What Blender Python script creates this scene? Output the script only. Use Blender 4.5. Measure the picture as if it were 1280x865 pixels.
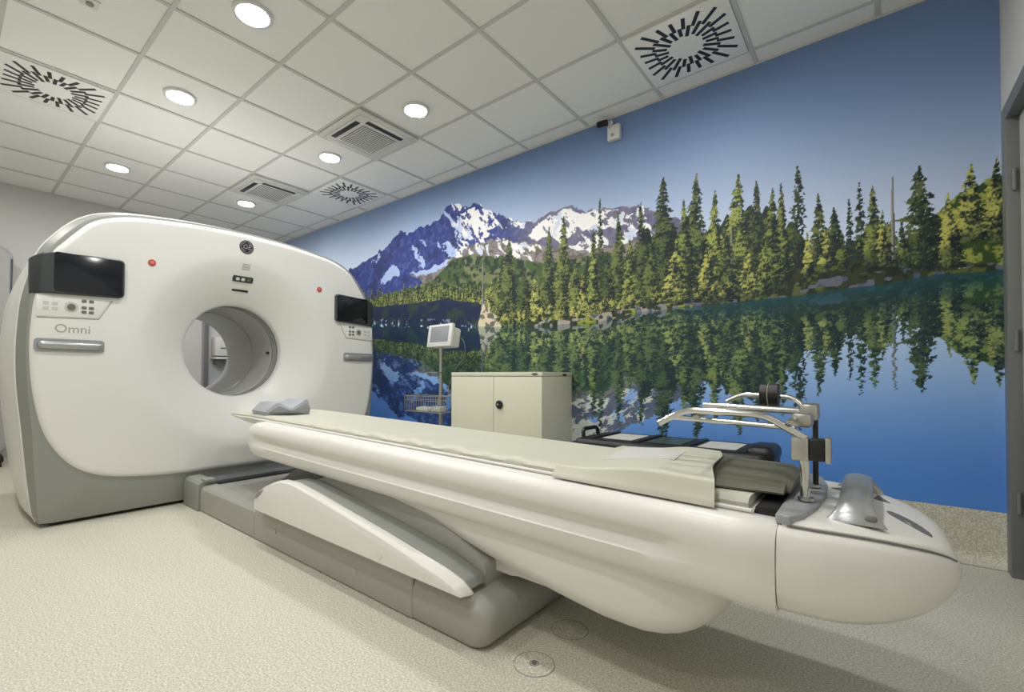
import bpy, bmesh, math, random
import numpy as np
from mathutils import Vector, Matrix

for o in list(bpy.data.objects):
    bpy.data.objects.remove(o, do_unlink=True)
scene = bpy.context.scene
COL = scene.collection
PI = math.pi

# ------------------------------------------------------------------ camera
CAM_LOC = (2.966, 0.3895, 0.923)
YAW, PITCH, ROLL = 0.6921, 0.0164, 0.0033
cd = bpy.data.cameras.new('camera')
cd.sensor_width = 36.0
cd.lens = 576.11 / 1280 * 36.0
cd.shift_x = 26.52 / 1280
cd.shift_y = 29.17 / 1280
cd.clip_start = 0.02
cam = bpy.data.objects.new('camera', cd)
COL.objects.link(cam)
fw = Vector((-math.sin(YAW) * math.cos(PITCH), math.cos(YAW) * math.cos(PITCH), math.sin(PITCH)))
rt = Vector((math.cos(YAW), math.sin(YAW), 0))
up = rt.cross(fw)
r2 = rt * math.cos(ROLL) + up * math.sin(ROLL)
u2 = up * math.cos(ROLL) - rt * math.sin(ROLL)
m = Matrix((r2, u2, -fw)).transposed().to_4x4()
m.translation = CAM_LOC
cam.matrix_world = m
scene.camera = cam

# ------------------------------------------------------------------ world, exposure
w = bpy.data.worlds.new('world')
scene.world = w
w.use_nodes = True
w.node_tree.nodes['Background'].inputs[0].default_value = (0.8, 0.82, 0.85, 1)
w.node_tree.nodes['Background'].inputs[1].default_value = 0.3
vs = scene.view_settings
vs.view_transform = 'Standard'
vs.look = 'None'
vs.exposure = -0.04
vs.gamma = 1.0
vs.use_curve_mapping = False
LAMP = 186.0          # emission of the round ceiling lamps' lenses

# ------------------------------------------------------------------ room size
X0, X1, Y0, Y1, H = -4.117, 3.468, -1.6, 3.759, 2.951
SKIRT = 0.262
CY = 1.9625           # centre line of the scanner and its table

# ------------------------------------------------------------------ materials
def lin(c):
    c = c / 255.0
    return c / 12.92 if c <= 0.04045 else ((c + 0.055) / 1.055) ** 2.4

def rgb(r, g, b):
    return (lin(r), lin(g), lin(b), 1.0)

MATS = {}

def mat(name, col, rough=0.5, metal=0.0, spec=0.5, emit=0.0, noise=None, bump=None, coat=0.0):
    """plain principled material; noise=(scale, amount) gives fine tonal grain, bump=(scale, strength) fine relief"""
    if name in MATS:
        return MATS[name]
    mt = bpy.data.materials.new(name)
    mt.use_nodes = True
    nt = mt.node_tree
    b = nt.nodes['Principled BSDF']
    b.inputs['Base Color'].default_value = col
    b.inputs['Roughness'].default_value = rough
    b.inputs['Metallic'].default_value = metal
    b.inputs['Specular IOR Level'].default_value = spec
    if coat:
        b.inputs['Coat Weight'].default_value = coat
        b.inputs['Coat Roughness'].default_value = 0.15
    if emit:
        b.inputs['Emission Color'].default_value = col
        b.inputs['Emission Strength'].default_value = emit
    tc = nt.nodes.new('ShaderNodeTexCoord')
    if noise:
        n = nt.nodes.new('ShaderNodeTexNoise')
        n.inputs['Scale'].default_value = noise[0]
        n.inputs['Detail'].default_value = 4
        nt.links.new(tc.outputs['Object'], n.inputs['Vector'])
        mx = nt.nodes.new('ShaderNodeMixRGB')
        mx.inputs[1].default_value = tuple(c * (1 - noise[1]) for c in col[:3]) + (1,)
        mx.inputs[2].default_value = tuple(min(1, c * (1 + noise[1])) for c in col[:3]) + (1,)
        nt.links.new(n.outputs['Fac'], mx.inputs[0])
        nt.links.new(mx.outputs[0], b.inputs['Base Color'])
    if bump:
        n2 = nt.nodes.new('ShaderNodeTexNoise')
        n2.inputs['Scale'].default_value = bump[0]
        n2.inputs['Detail'].default_value = 3
        nt.links.new(tc.outputs['Object'], n2.inputs['Vector'])
        bp = nt.nodes.new('ShaderNodeBump')
        bp.inputs['Strength'].default_value = bump[1]
        bp.inputs['Distance'].default_value = 0.002
        nt.links.new(n2.outputs['Fac'], bp.inputs['Height'])
        nt.links.new(bp.outputs['Normal'], b.inputs['Normal'])
    MATS[name] = mt
    return mt

M_WALL = mat('painted_wall', rgb(208, 207, 203), 0.75, noise=(6, 0.02), bump=(160, 0.08))
M_TILE = mat('ceiling_tile', rgb(242, 242, 239), 0.9, spec=0.2, noise=(40, 0.02), bump=(260, 0.1))
M_RUN = mat('ceiling_runner', rgb(205, 205, 202), 0.6)
M_WHITE = mat('scanner_white', rgb(232, 232, 228), 0.32, spec=0.5, noise=(2, 0.012))
M_SHELL = mat('table_white', rgb(231, 229, 223), 0.34, spec=0.5, noise=(2, 0.012))
M_GREY = mat('scanner_grey', rgb(146, 149, 143), 0.45, noise=(3, 0.02))
M_BASE = mat('base_grey', rgb(164, 163, 157), 0.42, noise=(3, 0.03))
M_BASE2 = mat('base_dark_grey', rgb(84, 89, 90), 0.4, noise=(3, 0.03))
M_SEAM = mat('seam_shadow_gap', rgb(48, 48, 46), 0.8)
M_BLACK = mat('black_plastic', rgb(22, 22, 24), 0.4)
M_GLASS = mat('black_display_glass', rgb(16, 20, 30), 0.12, spec=0.6)
M_DISPG = mat('display_housing', rgb(58, 63, 64), 0.45)
M_SILVER = mat('silver_plastic', rgb(176, 178, 180), 0.3, metal=0.65, noise=(3, 0.03))
M_SILVER2 = mat('silver_matt', rgb(160, 163, 166), 0.42, metal=0.35)
M_CHROME = mat('polished_steel', rgb(214, 214, 212), 0.14, metal=1.0)
M_STEEL = mat('brushed_steel', rgb(190, 188, 182), 0.32, metal=1.0)
M_PAD = mat('sage_vinyl', rgb(202, 202, 186), 0.5, noise=(5, 0.03), bump=(60, 0.15))
M_PAD2 = mat('pale_grey_matt', rgb(202, 203, 200), 0.65, noise=(8, 0.02), bump=(120, 0.15))
M_DPAD = mat('dark_olive_vinyl', rgb(104, 104, 90), 0.55, noise=(6, 0.05), bump=(60, 0.2))
M_HEAD = mat('grey_foam_vinyl', rgb(164, 168, 174), 0.5, noise=(5, 0.03))
M_RED = mat('red_button', rgb(196, 60, 56), 0.4)
M_PINK = mat('red_ring', rgb(214, 120, 112), 0.4)
M_KEY = mat('grey_key', rgb(108, 108, 104), 0.5)
M_KEYL = mat('pale_key', rgb(205, 203, 197), 0.5)
M_LETTER = mat('grey_print', rgb(172, 171, 164), 0.5)
M_LINE = mat('panel_line', rgb(150, 149, 143), 0.6)
M_LINER = mat('bore_liner', rgb(186, 187, 186), 0.3, noise=(3, 0.015))
M_CAB = mat('cabinet_cream', rgb(218, 217, 196), 0.45, noise=(4, 0.012))
M_CABT = mat('cabinet_gap', rgb(110, 108, 98), 0.6)
M_WPLAS = mat('white_plastic', rgb(222, 222, 218), 0.4)
M_SCREEN = mat('grey_lcd', rgb(150, 154, 160), 0.15)
M_CASE = mat('black_case', rgb(27, 28, 31), 0.45, noise=(12, 0.2), bump=(80, 0.2))
M_LABEL = mat('paper_label', rgb(196, 198, 194), 0.7, noise=(30, 0.08))
M_LABEL2 = mat('dark_label', rgb(62, 78, 78), 0.4)
M_DOOR = mat('door_grey', rgb(196, 195, 188), 0.5)
M_FRAME = mat('door_frame_grey', rgb(116, 118, 117), 0.45)
M_ACW = mat('ac_white', rgb(216, 216, 212), 0.45)
M_ACD = mat('ac_dark', rgb(42, 44, 46), 0.6)
M_ACG = mat('ac_grille_shade', rgb(92, 93, 92), 0.7)
M_LAMP = mat('lamp_lens', (1.0, 0.98, 0.955, 1), 0.5, emit=LAMP)
M_NOSEV = mat('slot_grey', rgb(110, 111, 113), 0.5)

# speckled vinyl floor
def floor_material(name, tint=1.0):
    mt = bpy.data.materials.new(name)
    mt.use_nodes = True
    nt = mt.node_tree
    b = nt.nodes['Principled BSDF']
    b.inputs['Roughness'].default_value = 0.42
    b.inputs['Specular IOR Level'].default_value = 0.4
    tc = nt.nodes.new('ShaderNodeTexCoord')
    n1 = nt.nodes.new('ShaderNodeTexNoise')
    n1.inputs['Scale'].default_value = 150
    n1.inputs['Detail'].default_value = 3
    v1 = nt.nodes.new('ShaderNodeTexVoronoi')
    v1.inputs['Scale'].default_value = 190
    r1 = nt.nodes.new('ShaderNodeValToRGB')
    e = r1.color_ramp.elements
    e[0].position = 0.30; e[0].color = rgb(172 * tint, 169 * tint, 153 * tint)
    e[1].position = 0.70; e[1].color = rgb(232 * tint, 230 * tint, 216 * tint)
    k = e.new(0.5); k.color = rgb(205 * tint, 202 * tint, 186 * tint)
    r2 = nt.nodes.new('ShaderNodeValToRGB')
    f = r2.color_ramp.elements
    f[0].position = 0.0; f[0].color = (0.66, 0.62, 0.56, 1)
    f[1].position = 0.22; f[1].color = (1, 1, 1, 1)
    mx = nt.nodes.new('ShaderNodeMixRGB')
    mx.blend_type = 'MULTIPLY'
    mx.inputs[0].default_value = 0.8
    for nn in (n1, v1):
        nt.links.new(tc.outputs['Object'], nn.inputs['Vector'])
    nt.links.new(n1.outputs['Fac'], r1.inputs['Fac'])
    nt.links.new(v1.outputs['Distance'], r2.inputs['Fac'])
    nt.links.new(r1.outputs['Color'], mx.inputs[1])
    nt.links.new(r2.outputs['Color'], mx.inputs[2])
    nt.links.new(mx.outputs[0], b.inputs['Base Color'])
    return mt

M_FLOOR = floor_material('speckled_vinyl')

# ------------------------------------------------------------------ object helpers
WL = {}               # world position of every parent (parents are only moved, never turned)

def tag(o, label=None, cat=None, group=None, kind=None):
    if label: o['label'] = label
    if cat: o['category'] = cat
    if group: o['group'] = group
    if kind: o['kind'] = kind
    return o

def thing(name, loc, label, cat, group=None):
    o = bpy.data.objects.new(name, None)
    o.empty_display_size = 0.1
    COL.objects.link(o)
    o.location = loc
    WL[o.name] = Vector(loc)
    return tag(o, label, cat, group)

def link_mesh(name, me, parent=None, loc=None):
    o = bpy.data.objects.new(name, me)
    COL.objects.link(o)
    o.parent = parent
    if loc is not None:
        o.location = loc
    base = WL[parent.name] if parent else Vector((0, 0, 0))
    WL[o.name] = base + Vector(o.location)
    return o

def mesh(name, verts, faces, material, parent=None, smooth=False, sharp=35):
    """mesh from world coordinates; sits under its parent without offset"""
    off = WL[parent.name] if parent else Vector((0, 0, 0))
    me = bpy.data.meshes.new(name)
    me.from_pydata([tuple(Vector(v) - off) for v in verts], [], faces)
    me.validate()
    bm = bmesh.new(); bm.from_mesh(me)
    bmesh.ops.remove_doubles(bm, verts=bm.verts, dist=1e-6)
    bmesh.ops.recalc_face_normals(bm, faces=bm.faces)
    bm.to_mesh(me); bm.free()
    me.materials.append(material)
    if smooth:
        shade(me, sharp)
    return link_mesh(name, me, parent)

def shade(me, sharp=35):
    for p in me.polygons: p.use_smooth = True
    me.set_sharp_from_angle(angle=math.radians(sharp))

def bmobj(name, bm, material, parent=None, smooth=True, sharp=35):
    off = WL[parent.name] if parent else Vector((0, 0, 0))
    bmesh.ops.translate(bm, verts=bm.verts, vec=-off)
    bmesh.ops.recalc_face_normals(bm, faces=bm.faces)
    me = bpy.data.meshes.new(name)
    bm.to_mesh(me); bm.free()
    me.materials.append(material)
    if smooth: shade(me, sharp)
    return link_mesh(name, me, parent)

def bm_box(lo, hi, bev=0.0, seg=2, bm=None, rot=None):
    b = bmesh.new()
    bmesh.ops.create_cube(b, size=1)
    c = [(lo[i] + hi[i]) / 2 for i in range(3)]
    s = [hi[i] - lo[i] for i in range(3)]
    bmesh.ops.scale(b, verts=b.verts, vec=s)
    if bev:
        bmesh.ops.bevel(b, geom=list(b.edges), offset=bev, segments=seg, profile=0.5, affect='EDGES')
    if rot is not None:
        bmesh.ops.rotate(b, verts=b.verts, cent=(0, 0, 0), matrix=rot)
    bmesh.ops.translate(b, verts=b.verts, vec=c)
    if bm is None:
        return b
    tmp = bpy.data.meshes.new('tmp'); b.to_mesh(tmp); b.free()
    bm.from_mesh(tmp); bpy.data.meshes.remove(tmp)
    return bm

def box(name, lo, hi, material, parent=None, bev=0.0, seg=2, rot=None):
    return bmobj(name, bm_box(lo, hi, bev, seg, rot=rot), material, parent, smooth=bev > 0)

def loft(name, secs, material, parent=None, closed=True, cap0=True, cap1=True, smooth=True, sharp=35):
    n = len(secs[0]); V = []; F = []
    for s in secs: V += [tuple(p) for p in s]
    for i in range(len(secs) - 1):
        for j in range(n if closed else n - 1):
            k = (j + 1) % n
            F.append((i * n + j, i * n + k, (i + 1) * n + k, (i + 1) * n + j))
    if cap0: F.append(tuple(range(n)))
    if cap1: F.append(tuple(range((len(secs) - 1) * n, len(secs) * n)))
    return mesh(name, V, F, material, parent, smooth, sharp)

def tube_geo(path, r, seg=10, flat=None):
    """ring sections along a 3-D polyline; r number or list; flat=(a,b) gives an elliptical section"""
    P = [Vector(p) for p in path]; secs = []
    up0 = Vector((0, 0, 1))
    for i, p in enumerate(P):
        d = (P[min(i + 1, len(P) - 1)] - P[max(i - 1, 0)]).normalized()
        a = d.cross(up0)
        if a.length < 1e-3: a = d.cross(Vector((0, 1, 0)))
        a.normalize(); b = a.cross(d).normalized()
        rr = r[i] if isinstance(r, (list, tuple)) else r
        ra, rb = (rr * flat[0], rr * flat[1]) if flat else (rr, rr)
        secs.append([p + a * math.cos(2 * PI * k / seg) * ra + b * math.sin(2 * PI * k / seg) * rb for k in range(seg)])
    return secs

def tube(name, path, r, material, parent=None, seg=10, flat=None):
    return loft(name, tube_geo(path, r, seg, flat), material, parent, sharp=50)

def bend(pts, rad=0.02, n=5):
    """round the corners of a polyline"""
    P = [Vector(p) for p in pts]; out = [P[0]]
    for i in range(1, len(P) - 1):
        a, b, c = P[i - 1], P[i], P[i + 1]
        r1 = min(rad, (a - b).length * 0.45); r3 = min(rad, (c - b).length * 0.45)
        s = b + (a - b).normalized() * r1; e = b + (c - b).normalized() * r3
        for k in range(n + 1):
            t = k / n
            out.append(s * (1 - t) ** 2 + b * 2 * t * (1 - t) + e * t * t)
    out.append(P[-1])
    return out

def cyl_geo(c0, c1, r, seg=20):
    return tube_geo([c0, c1], r, seg)

def rod(name, c0, c1, r, material, parent=None, seg=20, bev=0.0):
    c0, c1 = Vector(c0), Vector(c1)
    d = (c1 - c0).normalized()
    if bev:
        secs = tube_geo([c0, c0 + d * bev, c1 - d * bev, c1], [r - bev, r, r, r - bev], seg)
        # keep every ring square to the axis
    else:
        secs = cyl_geo(c0, c1, r, seg)
    return loft(name, secs, material, parent, sharp=40)

def prism(name, pts, axis, lo, hi, material, parent=None, bev=0.0, seg=2):
    """outline pts extruded along axis ('x','y','z') between lo and hi"""
    bm = bmesh.new()
    def P(a, b, c):
        return {'x': (c, a, b), 'y': (a, c, b), 'z': (a, b, c)}[axis]
    v0 = [bm.verts.new(P(a, b, lo)) for a, b in pts]
    v1 = [bm.verts.new(P(a, b, hi)) for a, b in pts]
    n = len(pts)
    bm.faces.new(v0); bm.faces.new(v1)
    for i in range(n):
        bm.faces.new((v0[i], v0[(i + 1) % n], v1[(i + 1) % n], v1[i]))
    bmesh.ops.recalc_face_normals(bm, faces=bm.faces)
    if bev:
        ed = [e for e in bm.edges if len(e.link_faces) == 2 and e.calc_face_angle(0) > 0.5]
        bmesh.ops.bevel(bm, geom=ed, offset=bev, segments=seg, profile=0.5, affect='EDGES')
    return bmobj(name, bm, material, parent, smooth=True)

def rrect(cx, cy, w, h, r, n=5):
    pts = []
    for sx, sy, a0 in ((1, 1, 0), (-1, 1, 90), (-1, -1, 180), (1, -1, 270)):
        for k in range(n + 1):
            a = math.radians(a0 + 90 * k / n)
            pts.append((cx + sx * (w / 2 - r) + r * math.cos(a), cy + sy * (h / 2 - r) + r * math.sin(a)))
    return pts

def interp(xs, ys, x):
    return float(np.interp(x, xs, ys))

def smooth_interp(pts, x):
    """monotone piecewise interpolation with smoothed slopes"""
    xs = [p[0] for p in pts]; ys = [p[1] for p in pts]
    n = len(xs)
    if x <= xs[0]: return ys[0]
    if x >= xs[-1]: return ys[-1]
    i = max(k for k in range(n - 1) if xs[k] <= x)
    def slope(k):
        if k == 0: return (ys[1] - ys[0]) / (xs[1] - xs[0])
        if k == n - 1: return (ys[-1] - ys[-2]) / (xs[-1] - xs[-2])
        d0 = (ys[k] - ys[k - 1]) / (xs[k] - xs[k - 1]); d1 = (ys[k + 1] - ys[k]) / (xs[k + 1] - xs[k])
        return 0 if d0 * d1 <= 0 else 2 * d0 * d1 / (d0 + d1)
    h = xs[i + 1] - xs[i]; t = (x - xs[i]) / h
    m0, m1 = slope(i) * h, slope(i + 1) * h
    return ((2 * t ** 3 - 3 * t * t + 1) * ys[i] + (t ** 3 - 2 * t * t + t) * m0 + (-2 * t ** 3 + 3 * t * t) * ys[i + 1] + (t ** 3 - t * t) * m1)

def catmull(pts, n):
    """n samples along a closed smooth curve through pts (equal share per control span)"""
    P = [Vector((p[0], p[1], 0)) for p in pts]; N = len(P); out = []
    for s in range(n):
        t = s / n * N; i = int(t); f = t - i
        p0, p1, p2, p3 = P[(i - 1) % N], P[i % N], P[(i + 1) % N], P[(i + 2) % N]
        q = 0.5 * ((2 * p1) + (p2 - p0) * f + (2 * p0 - 5 * p1 + 4 * p2 - p3) * f * f + (3 * p1 - p0 - 3 * p2 + p3) * f ** 3)
        out.append((q.x, q.y))
    return out

def text_mesh(name, body, size, material, parent, origin, xdir, ydir, depth=0.001, shear=0.0):
    cu = bpy.data.curves.new(name, 'FONT')
    cu.body = body; cu.size = size; cu.extrude = depth; cu.shear = shear
    cu.align_x = 'CENTER'; cu.align_y = 'CENTER'
    ob = bpy.data.objects.new(name + '_source', cu)
    COL.objects.link(ob)
    bpy.context.view_layer.update()
    me = bpy.data.meshes.new_from_object(ob.evaluated_get(bpy.context.evaluated_depsgraph_get()))
    bpy.data.objects.remove(ob, do_unlink=True)
    X, Y = Vector(xdir), Vector(ydir); Z = X.cross(Y)
    off = Vector(origin) - (WL[parent.name] if parent else Vector((0, 0, 0)))
    for v in me.vertices:
        c = v.co.copy(); v.co = X * c.x + Y * c.y + Z * c.z + off
    me.name = name
    me.materials.clear(); me.materials.append(material)
    return link_mesh(name, me, parent)
SHORE = [(-3.981,1.782),(-1.618,1.572),(-0.402,1.467),(0.137,1.398),(0.853,1.364),(1.299,1.366),(1.625,1.414),(1.97,1.417),(2.187,1.418),(2.639,1.432),(3.018,1.448),(3.261,1.472),(3.475,1.462)]
RIDGE = [(-4.303,2.159),(-2.889,2.228),(-2.054,2.31),(-1.809,2.355),(-1.449,2.436),(-1.176,2.579),(-1.059,2.529),(-0.864,2.553),(-0.651,2.564),(-0.524,2.579),(-0.426,2.69),(-0.368,2.704),(-0.306,2.682),(-0.25,2.689),(-0.189,2.628),(-0.121,2.608),(-0.033,2.644),(0.032,2.599),(0.097,2.535),(0.262,2.45),(0.457,2.36),(0.569,2.321),(0.695,2.309),(0.85,2.347),(0.981,2.36),(1.06,2.336),(1.168,2.283),(1.315,2.26),(1.428,2.247),(1.589,2.222),(1.716,2.163),(1.86,2.081),(1.973,1.986),(2.323,1.825),(3.478,1.489)]
SNOW = [[(-0.362,2.496),(-0.212,2.555),(-0.041,2.6),(0.033,2.517),(0.201,2.399),(0.214,2.333),(0.119,2.32),(0.148,2.26),(-0.031,2.268),(-0.165,2.3),(-0.328,2.385)],[(0.66,2.257),(0.85,2.318),(0.981,2.343),(1.168,2.267),(1.414,2.227),(1.549,2.163),(1.562,2.109),(1.455,2.119),(1.428,2.085),(1.286,2.114),(1.138,2.125),(1.045,2.108),(0.981,2.016),(0.883,2.11),(0.765,2.142),(0.678,2.12),(0.624,2.19)],[(-0.558,2.367),(-0.423,2.314),(-0.303,2.244),(-0.209,2.133),(-0.35,2.149),(-0.497,2.25),(-0.572,2.317)],[(-0.973,2.378),(-0.917,2.361),(-0.742,2.149),(-0.779,2.096),(-0.86,2.149)],[(-1.72,2.309),(-1.544,2.393),(-1.499,2.361),(-1.64,2.268)],[(-1.54,2.026),(-1.477,2.124),(-1.292,2.226),(-1.201,2.163),(-1.171,2.082),(-1.321,2.076),(-1.475,1.994)],[(-1.026,2.073),(-0.752,2.078),(-0.398,2.143),(-0.35,2.115),(-0.596,2.037),(-0.859,2.02)],[(-0.031,2.235),(0.119,2.201),(0.14,2.108),(0.243,1.995),(0.182,1.986),(0.035,2.109)],[(0.222,2.227),(0.57,2.125),(0.765,2.037),(0.713,2.022),(0.42,2.116)],[(0.981,2.016),(1.168,2.043),(1.344,2.023),(1.372,1.978),(1.228,1.937),(1.138,1.972)],[(-0.835,2.408),(-0.744,2.359),(-0.722,2.319),(-0.797,2.354)]]
SCREE = [[(-1.026,2.043),(-0.596,2.055),(-0.21,2.217),(0.181,2.244),(0.57,2.14),(0.981,2.007),(1.228,1.95),(1.588,1.964),(1.952,1.848),(1.951,1.683),(0.851,1.758),(-0.348,1.779)]]
TREES = [(1.805,2.373,1.468,0.138,0),(2.03,2.339,1.456,0.111,0),(2.148,2.186,1.455,0.075,0),(2.286,2.257,1.451,0.109,0),(2.393,2.186,1.45,0.086,0),(2.482,2.121,1.46,0.07,0),(2.529,2.139,1.475,0.059,0),(2.618,2.219,1.593,0.07,1),(2.721,2.025,1.606,0.058,0),(2.798,1.92,1.594,0.056,0),(2.869,1.951,1.606,0.036,1),(2.917,2.036,1.599,0.04,1),(2.976,2.006,1.567,0.055,0),(3.058,2.029,1.59,0.01,2),(3.171,2.059,1.502,0.113,0),(3.277,1.885,1.562,0.047,3),(3.361,2.012,1.631,0.068,3),(3.449,2.023,1.614,0.059,3),(0.386,2.204,1.507,0.12,0),(0.819,2.212,1.47,0.089,0),(0.962,2.278,1.471,0.108,0),(1.244,2.112,1.479,0.071,0),(1.3,2.338,1.474,0.062,1),(1.454,2.194,1.466,0.085,0),(1.55,1.97,1.457,0.082,0),(1.638,2.231,1.46,0.086,0),(1.95,2.179,1.453,0.087,0),(0.074,2.015,1.433,0.02,2),(0.558,1.904,1.492,0.106,0),(0.688,1.814,1.467,0.076,3),(1.084,1.859,1.448,0.082,0),(1.158,1.749,1.441,0.065,3),(1.368,1.846,1.449,0.081,0),(1.716,1.939,1.441,0.084,0),(1.889,1.907,1.448,0.084,3),(2.103,1.866,1.438,0.067,3),(2.218,1.899,1.437,0.069,0),(2.346,1.768,1.434,0.06,3),(2.436,1.804,1.445,0.054,0),(2.252,1.919,1.455,0.009,2),(2.669,1.809,1.541,0.04,3),(2.76,1.815,1.562,0.046,3),(2.835,1.776,1.565,0.037,0),(3.017,1.852,1.56,0.037,3),(3.096,1.79,1.57,0.032,0),(0.273,1.871,1.487,0.096,0),(0.175,1.831,1.479,0.079,3)]
HILL = [(3.103,1.679),(3.215,1.777),(3.321,1.887),(3.483,1.945),(3.478,1.43),(3.101,1.481)]
MIDHILL = [(-1.622,1.871),(-0.645,1.937),(-0.349,2.121),(-0.073,2.132),(0.422,2.02),(0.771,1.907),(1.368,1.91),(1.626,1.775),(1.625,1.383),(-1.618,1.601)]
LEFTFOREST = [(-3.981,1.782),(-2.885,2.007),(-1.75,1.943),(-0.901,1.9),(-0.405,1.906),(0.033,1.802),(0.423,1.703)]
BANK = [(0.015,1.406),(0.095,1.64),(0.195,1.676),(0.423,1.563),(0.932,1.542),(1.368,1.524),(1.625,1.546),(1.971,1.53),(2.188,1.548),(2.458,1.57),(2.64,1.609),(2.824,1.628),(3.019,1.605),(3.166,1.537),(3.261,1.497),(3.476,1.489)]
SKYREF = [(2.624,0.886),(2.619,0.156)]

# ================================================================== the room
T = 0.12
fl = box('floor', (X0 - T, Y0 - T, -T), (X1 + T, Y1 + T, 0), M_FLOOR); tag(fl, kind='structure')
wb = box('wall_back', (X0 - T, Y1, 0), (X1 + T, Y1 + T, H + 0.15), M_WALL); tag(wb, kind='structure')
wl = box('wall_left', (X0 - T, Y0 - T, 0), (X0, Y1, H + 0.15), M_WALL); tag(wl, kind='structure')
wf = box('wall_front', (X0 - T, Y0 - T, 0), (X1 + T, Y0, H + 0.15), M_WALL); tag(wf, kind='structure')
# right wall with its door opening
DY0, DY1, DZ = 2.42, 3.655, 2.2
bm = bm_box((X1, Y0 - T, 0), (X1 + T, DY0, H + 0.15))
bm_box((X1, DY1, 0), (X1 + T, Y1, H + 0.15), bm=bm)
bm_box((X1, DY0, DZ), (X1 + T, DY1, H + 0.15), bm=bm)
wr = bmobj('wall_right', bm, M_WALL, smooth=False); tag(wr, kind='structure')
d1 = thing('door_1', (X1, (DY0 + DY1) / 2, 0), None, None); tag(d1, kind='structure')
box('jamb', (X1 - 0.014, DY1 - 0.07, 0), (X1 + T, DY1 + 0.016, DZ + 0.016), M_FRAME, d1, 0.004)
box('jamb', (X1 - 0.014, DY0 - 0.016, 0), (X1 + T, DY0 + 0.07, DZ + 0.016), M_FRAME, d1, 0.004)
box('door_head', (X1 - 0.014, DY0 + 0.07, DZ - 0.055), (X1 + T, DY1 - 0.07, DZ + 0.016), M_FRAME, d1, 0.004)
leaf = box('door_leaf', (X1 + 0.03, DY0 + 0.073, 0.008), (X1 + 0.075, DY1 - 0.073, DZ - 0.058), M_DOOR, d1, 0.004)
box('kick_plate', (X1 + 0.026, DY0 + 0.09, 0.02), (X1 + 0.0305, DY1 - 0.09, 0.28), M_FRAME, leaf, 0.001)
for zz in (0.35, 1.1, 1.85):
    rod('hinge', (X1 + 0.012, DY1 - 0.078, zz - 0.05), (X1 + 0.012, DY1 - 0.078, zz + 0.05), 0.008, M_FRAME, d1, 12)
tube('door_handle', bend([(X1 + 0.03, DY0 + 0.14, 1.05), (X1 - 0.025, DY0 + 0.14, 1.05), (X1 - 0.025, DY0 + 0.26, 1.05)], 0.02), 0.009, M_STEEL, leaf)

# coved vinyl skirting that the floor sheet runs up the walls as
def cove(name, a, b, nrm):
    """from a to b along the wall foot, nrm points into the room"""
    R = 0.055
    prof = [(0.0, 0.0), (R + 0.03, 0.0), (R + 0.03, 0.003), (R + 0.004, 0.003)]
    for k in range(7):
        t = k / 6 * PI / 2
        prof.append((R + 0.004 - R * math.sin(t), 0.003 + R - R * math.cos(t)))
    prof += [(0.004, SKIRT - 0.002), (0.0, SKIRT)]
    secs = [[(p[0] + nrm[0] * d, p[1] + nrm[1] * d, z) for d, z in prof] for p in (a, b)]
    o = loft(name, secs, M_FLOOR, sharp=40)
    return tag(o, kind='structure')
tag(box('trim_1', (X0 + 0.09, Y1 - 0.091, 0), (X1, Y1 - 0.0855, 0.0012), M_LINE), kind='structure')
cove('baseboard_back', (X0, Y1), (X1, Y1), (0, -1))
cove('baseboard_left', (X0, Y0), (X0, Y1 - 0.09), (1, 0))
cove('baseboard_right', (X1, Y0), (X1, DY0 - 0.018), (-1, 0))
cove('baseboard_front', (X0 + 0.09, Y0), (X1 - 0.09, Y0), (0, 1))

# suspended ceiling: slab, runners, one tile to each field of the grid
ce = box('ceiling', (X0 - T, Y0 - T, H + 0.15), (X1 + T, Y1 + T, H + 0.27), M_TILE); tag(ce, kind='structure')
gx = [round(-3.6 - 0.6 + 0.6 * i, 3) for i in range(1, 14)]
gx = [x for x in gx if X0 < x < X1]
gy = [round(-1.8 + 0.6 * i, 3) for i in range(1, 10)]
gy = [y for y in gy if Y0 < y < Y1]
RW = 0.012
for x in gx:
    box('grid_runner', (x - RW, Y0, H + 0.006), (x + RW, Y1, H + 0.012), M_RUN, ce)
xs = [X0] + gx + [X1]; ys = [Y0] + gy + [Y1]
for y in gy:
    for a, b in zip(xs[:-1], xs[1:]):
        box('grid_runner', (a + (RW if a > X0 else 0), y - RW, H + 0.0065), (b - (RW if b < X1 else 0), y + RW, H + 0.012), M_RUN, ce)
for a, b, y, s in ((X0, X1, Y1, -1), (X0, X1, Y0, 1)):
    box('wall_angle', (a, min(y, y + s * 0.012), H), (b, max(y, y + s * 0.012), H + 0.012), M_RUN, ce)
for x, s in ((X0, 1), (X1, -1)):
    box('wall_angle', (min(x, x + s * 0.012), Y0 + 0.012, H), (max(x, x + s * 0.012), Y1 - 0.012, H + 0.012), M_RUN, ce)
VENTS = [(-1.5, 0.9), (-1.5, 3.3), (2.1, 3.3)]
ACS = [(-0.3, 2.7), (-2.1, 2.7)]
LIGHTS = [(0.3, 1.5), (-0.9, 1.5), (-2.7, 1.5), (0.3, 2.7), (-0.9, 2.7), (-2.7, 2.7)]
ADDED_LIGHTS = [(2.1, 1.5), (2.1, 2.7), (2.1, 0.3), (0.3, 0.3), (-0.9, 0.3), (-2.7, 0.3), (2.1, -0.9)]  # unseen lamps along the grid, added to bring up the room's brightness
tile_mesh = {}
rnd = random.Random(5)
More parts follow.
